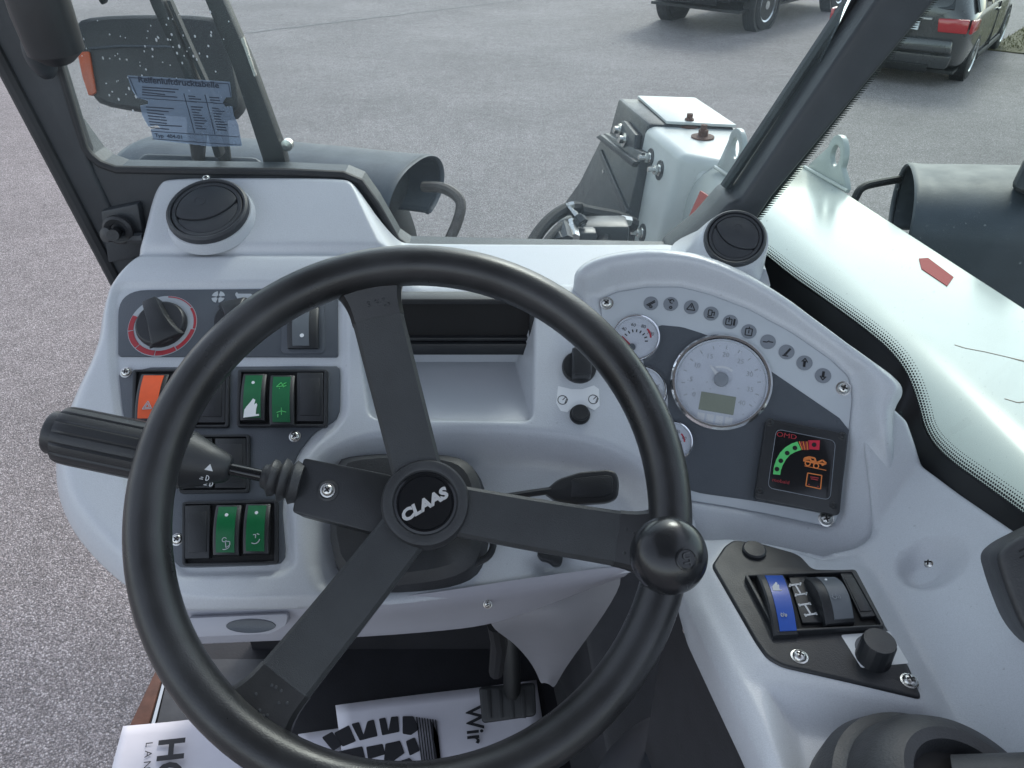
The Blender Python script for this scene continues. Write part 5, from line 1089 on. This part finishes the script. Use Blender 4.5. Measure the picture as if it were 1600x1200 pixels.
strokes('dial_scale', FCq.sub(1366, 1016, .0004), [arc(0, 0, .0118, 60, 215, 14), arc(0, 0, .0108, 80, 215, 14), arc(0, 0, .0098, 100, 215, 12)], .0010, PANEL, lb)
strokes('dial_mark', FCq.sub(1356, 1034, .0004), [[(-.0015, -.0015), (.0015, -.0015), (.0015, .0015), (-.0015, .0015), (-.0015, -.0015)]], .0005, PANEL, lb)
kb = FCq.sub(1364, 1028); Vn = []; nb = 48
prof = [(.0115, 0), (.0112, .002), (.0108, .0165), (.0100, .0180), (.0001, .0182)]
for r_, h in prof:
    for i in range(nb): a = 2*math.pi*i/nb; q = 1-(.05 if .001 < h < .017 else 0)*(i % 3 == 0); Vn.append(kb.w(r_*q*math.cos(a), r_*q*math.sin(a), h))
mesh('dial_knob', Vn, [(j*nb+i, j*nb+(i+1) % nb, (j+1)*nb+(i+1) % nb, (j+1)*nb+i) for j in range(4) for i in range(nb)], BLACK, cs, smooth=True)
# ------------------------------------------------------------------ joystick boot and armrest end
js = thing('joystick', 'black joystick with domed rubber boot at the front right corner', 'joystick', FC.hit(1450, 1200, -.01))
FJ = Frame(at_Z(1468, 1288, ZC), (.16, -.02, 1))
lathe('boot', FJ, [(.068, -.02), (.068, -.004), (.063, .008), (.058, .0095), (.056, .011), (.052, .024), (.045, .034), (.036, .038), (.030, .036), (.027, .026)], RUBBER, js, 64, close=False)
lathe('socket', FJ, [(.032, .022), (.030, .027), (.0001, .027)], DEEP, js, 40)
J0 = FJ.w(.004, .006, .024); J1 = J0+np.array([.075, -.020, .045])
v, f = tube_vf([J0, J0*.6+J1*.4, J0*.4+J1*.6, J1], [.019, .018, .015, .013], 28); mesh('lever', v, f, RUBBER, js, smooth=True)
Fj2 = Frame(J1, J1-J0); lathe('collar', Fj2, [(.015, -.010), (.021, -.006), (.022, .004), (.019, .010), (.024, .018), (.026, .06), (.0001, .07)], BLACK, js, 36)
ar = thing('armrest_control', 'rounded black hand rest at the right edge beside the console', 'hand rest', at(1600, 1000, .47))
FAr = Frame(at(1600, 905, .455), nrm(42, 30), (math.cos(R(30)), -math.sin(R(30)), 0))
pa = plate('body', FAr, [(1556, 866), (1578, 846), (1650, 810), (1760, 800), (1760, 1060), (1640, 1030), (1598, 985), (1570, 915)], -.05, .01, RUBBER, ar, r=.010, bevel=.010, seg=4)
strokes('groove', FAr, [[tuple(FAr.ab(1592, 862, .010)), tuple(FAr.ab(1612, 850, .010))], [tuple(FAr.ab(1593, 872, .010)), tuple(FAr.ab(1616, 860, .010))]], .001, DEEP, ar, .009, .0104)

# ================================================================== FOOTWELL
ZF = 1.0
fl_ = box('cab_floor', (-.02, .35, ZF-.02), 1.06, .92, .04, MAT_FLOOR); tag(fl_, kind='structure')
bw = thing('footwell_bulkhead', 'black bulkhead closing the footwell below the dashboard', 'bulkhead', (0, .78, 1.0))
box('panel', (-.07, .800, 1.30), .70, .02, .60, MAT_FLOOR, bw)
for i, (x, w_) in enumerate([(-.28, .30), (.06, .30)]): box('pad', (x, .785, 1.22), w_, .012, .30, BLACK, bw, bevel=.004)
sil = thing('door_sill', 'rusty brown door sill with a worn steel edge on the left', 'sill', (-.55, .4, 1.0))
sl0 = [at_Z(x, y, ZF+.004) for x, y in [(244, 1044), (258, 1044), (228, 1145), (196, 1145)]]
hexa('rail', [p-np.array([0, 0, .05]) for p in sl0]+sl0, RUST, sil, bevel=.003)
sl1 = [at_Z(x, y, ZF+.007) for x, y in [(262, 1036), (266, 1036), (232, 1170), (226, 1170)]]
hexa('edge_strip', [p-np.array([0, 0, .01]) for p in sl1]+sl1, STEEL, sil)
sl2 = [at_Z(x, y, ZF+.005) for x, y in [(268, 1030), (420, 1030), (380, 1190), (232, 1190)]]
hexa('tread_plate', [p-np.array([0, 0, .01]) for p in sl2]+sl2, mat('tread_grey', (.05, .052, .055), .45, bump=.3, bscale=200, var=.3, vscale=25), sil)
# column lower cowl, dark void, tunnel
cw = thing('column_cowl', 'grey plastic cowl tapering down below the steering column', 'cowl', (.02, .62, 1.0))
rows = []
for pts, t in [([(760, 958), (790, 940), (860, 922), (930, 905), (985, 890)], .70), ([(770, 985), (795, 966), (858, 962), (915, 975), (945, 960)], .69), ([(800, 1000), (815, 992), (860, 995), (895, 1010), (900, 1020)], .72), ([(835, 1040), (842, 1035), (858, 1038), (872, 1048), (878, 1052)], .79), ([(845, 1070), (848, 1066), (856, 1068), (862, 1072), (866, 1076)], .85)]:
    rows.append([at(x, y, t+.03*abs(i-2)/2) for i, (x, y) in enumerate(pts)])
mesh('shell', [p for r_ in rows for p in r_], [(i*5+j, i*5+j+1, (i+1)*5+j+1, (i+1)*5+j) for i in range(4) for j in range(4)], COWL, cw, smooth=True, sub=2)
tun = thing('floor_tunnel', 'dark grey floor tunnel beside the side console', 'tunnel', (.12, .6, 1.0))
hexa('body', [np.array(p) for p in [(.05, .80, 1.0), (.33, .80, 1.0), (.33, .30, 1.0), (.12, .30, 1.0), (.06, .80, 1.35), (.33, .80, 1.35), (.33, .50, 1.10), (.13, .50, 1.06)]], MATS['side_panel_grey'], tun, bevel=.01)
dm = thing('seat_suspension_cover', 'dark domed rubber cover at the bottom edge of the picture', 'cover', at_Z(1085, 1230, 1.2))
FD = Frame(at_Z(1086, 1245, 1.27), (0, -.1, 1)); lathe('dome', FD, [(.105, -.10), (.102, -.04), (.093, -.008), (.075, .016), (.050, .030), (.025, .036), (.0001, .038)], mat('cover_vinyl', (.034, .037, .046), .5, bump=.3, bscale=500, var=.1), dm, 56)
# pedal
pe = thing('brake_pedal', 'black brake pedal standing over the paper floor mat', 'pedal', (.0, .75, 1.0))
Fp = Frame(at_Z(800, 1105, ZF+.09), (0, -.5, .86)); plate('pad', Fp, [(748, 1073), (836, 1066), (838, 1118), (753, 1130)], -.018, 0, LAMPB, pe, r=.006, bevel=.004)
for k in range(4): plate('pad_rib', Fp, [(760+k*18, 1078), (766+k*18, 1078), (768+k*18, 1122), (762+k*18, 1122)], -.001, .002, LAMPB, pe, bevel=.0006)
tube('arm', [Fp.hit(800, 1090, -.012), Fp.hit(800, 1050, .02), np.array([Fp.o[0]-.01, .78, 1.36])], .012, LAMPB, pe, 12, smoothpath=1)
tube('support_rod', [at(775, 975, .76), at(780, 1005, .80), at(775, 1050, .95)], .009, DEEP, pe, 10)
# paper mats
def sheet(name, px, label, z, lift=.0, nx=14):
    P = [at_Z(x, y, z) for x, y in px]; V = []
    for j in range(nx+1):
        for i in range(nx+1):
            s, t = i/nx, j/nx; p = (P[0]*(1-s)+P[1]*s)*(1-t)+(P[3]*(1-s)+P[2]*s)*t
            V.append(p+np.array([0, 0, .0016*math.sin(5*s+3*t)+.0012*math.sin(9*t-4*s)+lift*(1-t)*(1-s)**2]))
    n = nx+1; Fc = [(j*n+i, j*n+i+1, (j+1)*n+i+1, (j+1)*n+i) for j in range(nx) for i in range(nx)]
    o = mesh(name, V, Fc, PAPER, None, smooth=True); md = o.modifiers.new('t', 'SOLIDIFY'); md.thickness = .0006; md.offset = -1
    tag(o, label, 'paper mat', 'printed paper floor mats'); return o
m2 = sheet('paper_mat', [(524, 1102), (838, 1062), (880, 1330), (560, 1370)], 'white paper floor mat with a black boot sole print under the wheel', ZF+.008)
m3 = sheet('paper_mat', [(466, 1147), (700, 1115), (720, 1330), (500, 1370)], 'plain white paper corner lying beneath the boot print mat', ZF+.004)
m1 = sheet('paper_mat', [(196, 1142), (330, 1118), (520, 1380), (120, 1420)], 'white paper mat with large letters at the lower left corner', ZF+.016, .012)
FZ = Frame((0, 0, ZF+.0105), (0, 0, 1)); 
def ink(px, parent, r=.002): plate('print', FZ, px, -.0015, .0006, INK, parent, r=r)
for q in [[(503, 1152), (519, 1143), (535, 1163), (520, 1172)], [(522, 1145), (545, 1133), (556, 1158), (535, 1166)], [(549, 1131), (561, 1128), (568, 1148), (574, 1127), (584, 1124), (590, 1150), (562, 1157)], [(592, 1123), (602, 1121), (607, 1142), (611, 1120), (622, 1119), (624, 1143), (597, 1149)], [(629, 1119), (646, 1119), (655, 1138), (642, 1148), (629, 1146)], [(572, 1167), (598, 1162), (602, 1178), (575, 1186)], [(602, 1162), (625, 1157), (632, 1176), (612, 1190), (600, 1188)], [(634, 1158), (648, 1152), (656, 1172), (640, 1180)], [(520, 1176), (566, 1166), (572, 1190), (530, 1200)], [(605, 1196), (640, 1184), (655, 1200), (620, 1215)], [(560, 1200), (598, 1194), (610, 1215), (570, 1225)]]: ink(q, m2)
for k in range(8): ink([(650+k*4.2, 1120+k*.6), (652+k*4.2, 1120.4+k*.6), (662+k*4.2, 1205), (660+k*4.2, 1205)], m2, 0)
ink([(672, 1124), (680, 1138), (685, 1156), (685, 1176), (682, 1192), (690, 1210), (676, 1150)], m2, .001); ink([(676, 1128), (685, 1150), (688, 1180), (682, 1200), (678, 1160)], m2, .001)
def skew(px, py, dx, dy, Fz):      # lettering that runs down the sheet
    f_ = Frame(Fz.hit(px, py), (0, 0, 1)); e_ = Fz.hit(px+dx, py+dy)-Fz.hit(px, py); f_.x = e_/np.linalg.norm(e_); f_.y = np.array([1., 0, 0])*.98+np.array([0, .12, 0]); return f_
text('print', 'Wir', skew(741, 1132, 4, 60, FZ), .036, INK, m2, .0006, 1, .02)
text('print', 'La', skew(746, 1205, 4, 60, FZ), .036, INK, m2, .0006, 1, .02)
FZ1 = Frame((0, 0, ZF+.022), (0, 0, 1))
text('print', 'HO', skew(264, 1195, -6, 60, FZ1), .050, INK, m1, .004, 1, .03)
text('print', 'L A N D', skew(231, 1192, -6, 60, FZ1), .014, INK, m1, .004, 1.2)
# ================================================================== CAB ROOF (out of view above the picture, added to shade the cab)
rf = thing('added_cab_roof', 'unseen cab roof with pale headliner, added to shade the cab', 'roof', (0, -.1, 2.72))
box('headliner', (0, -.12, 2.735), 1.10, 1.70, .03, mat('headliner_felt', (.34, .34, .34), .9), rf, bevel=.01)
box('outer_skin', (0, -.12, 2.79), 1.16, 1.78, .07, WHITEP, rf, bevel=.02)
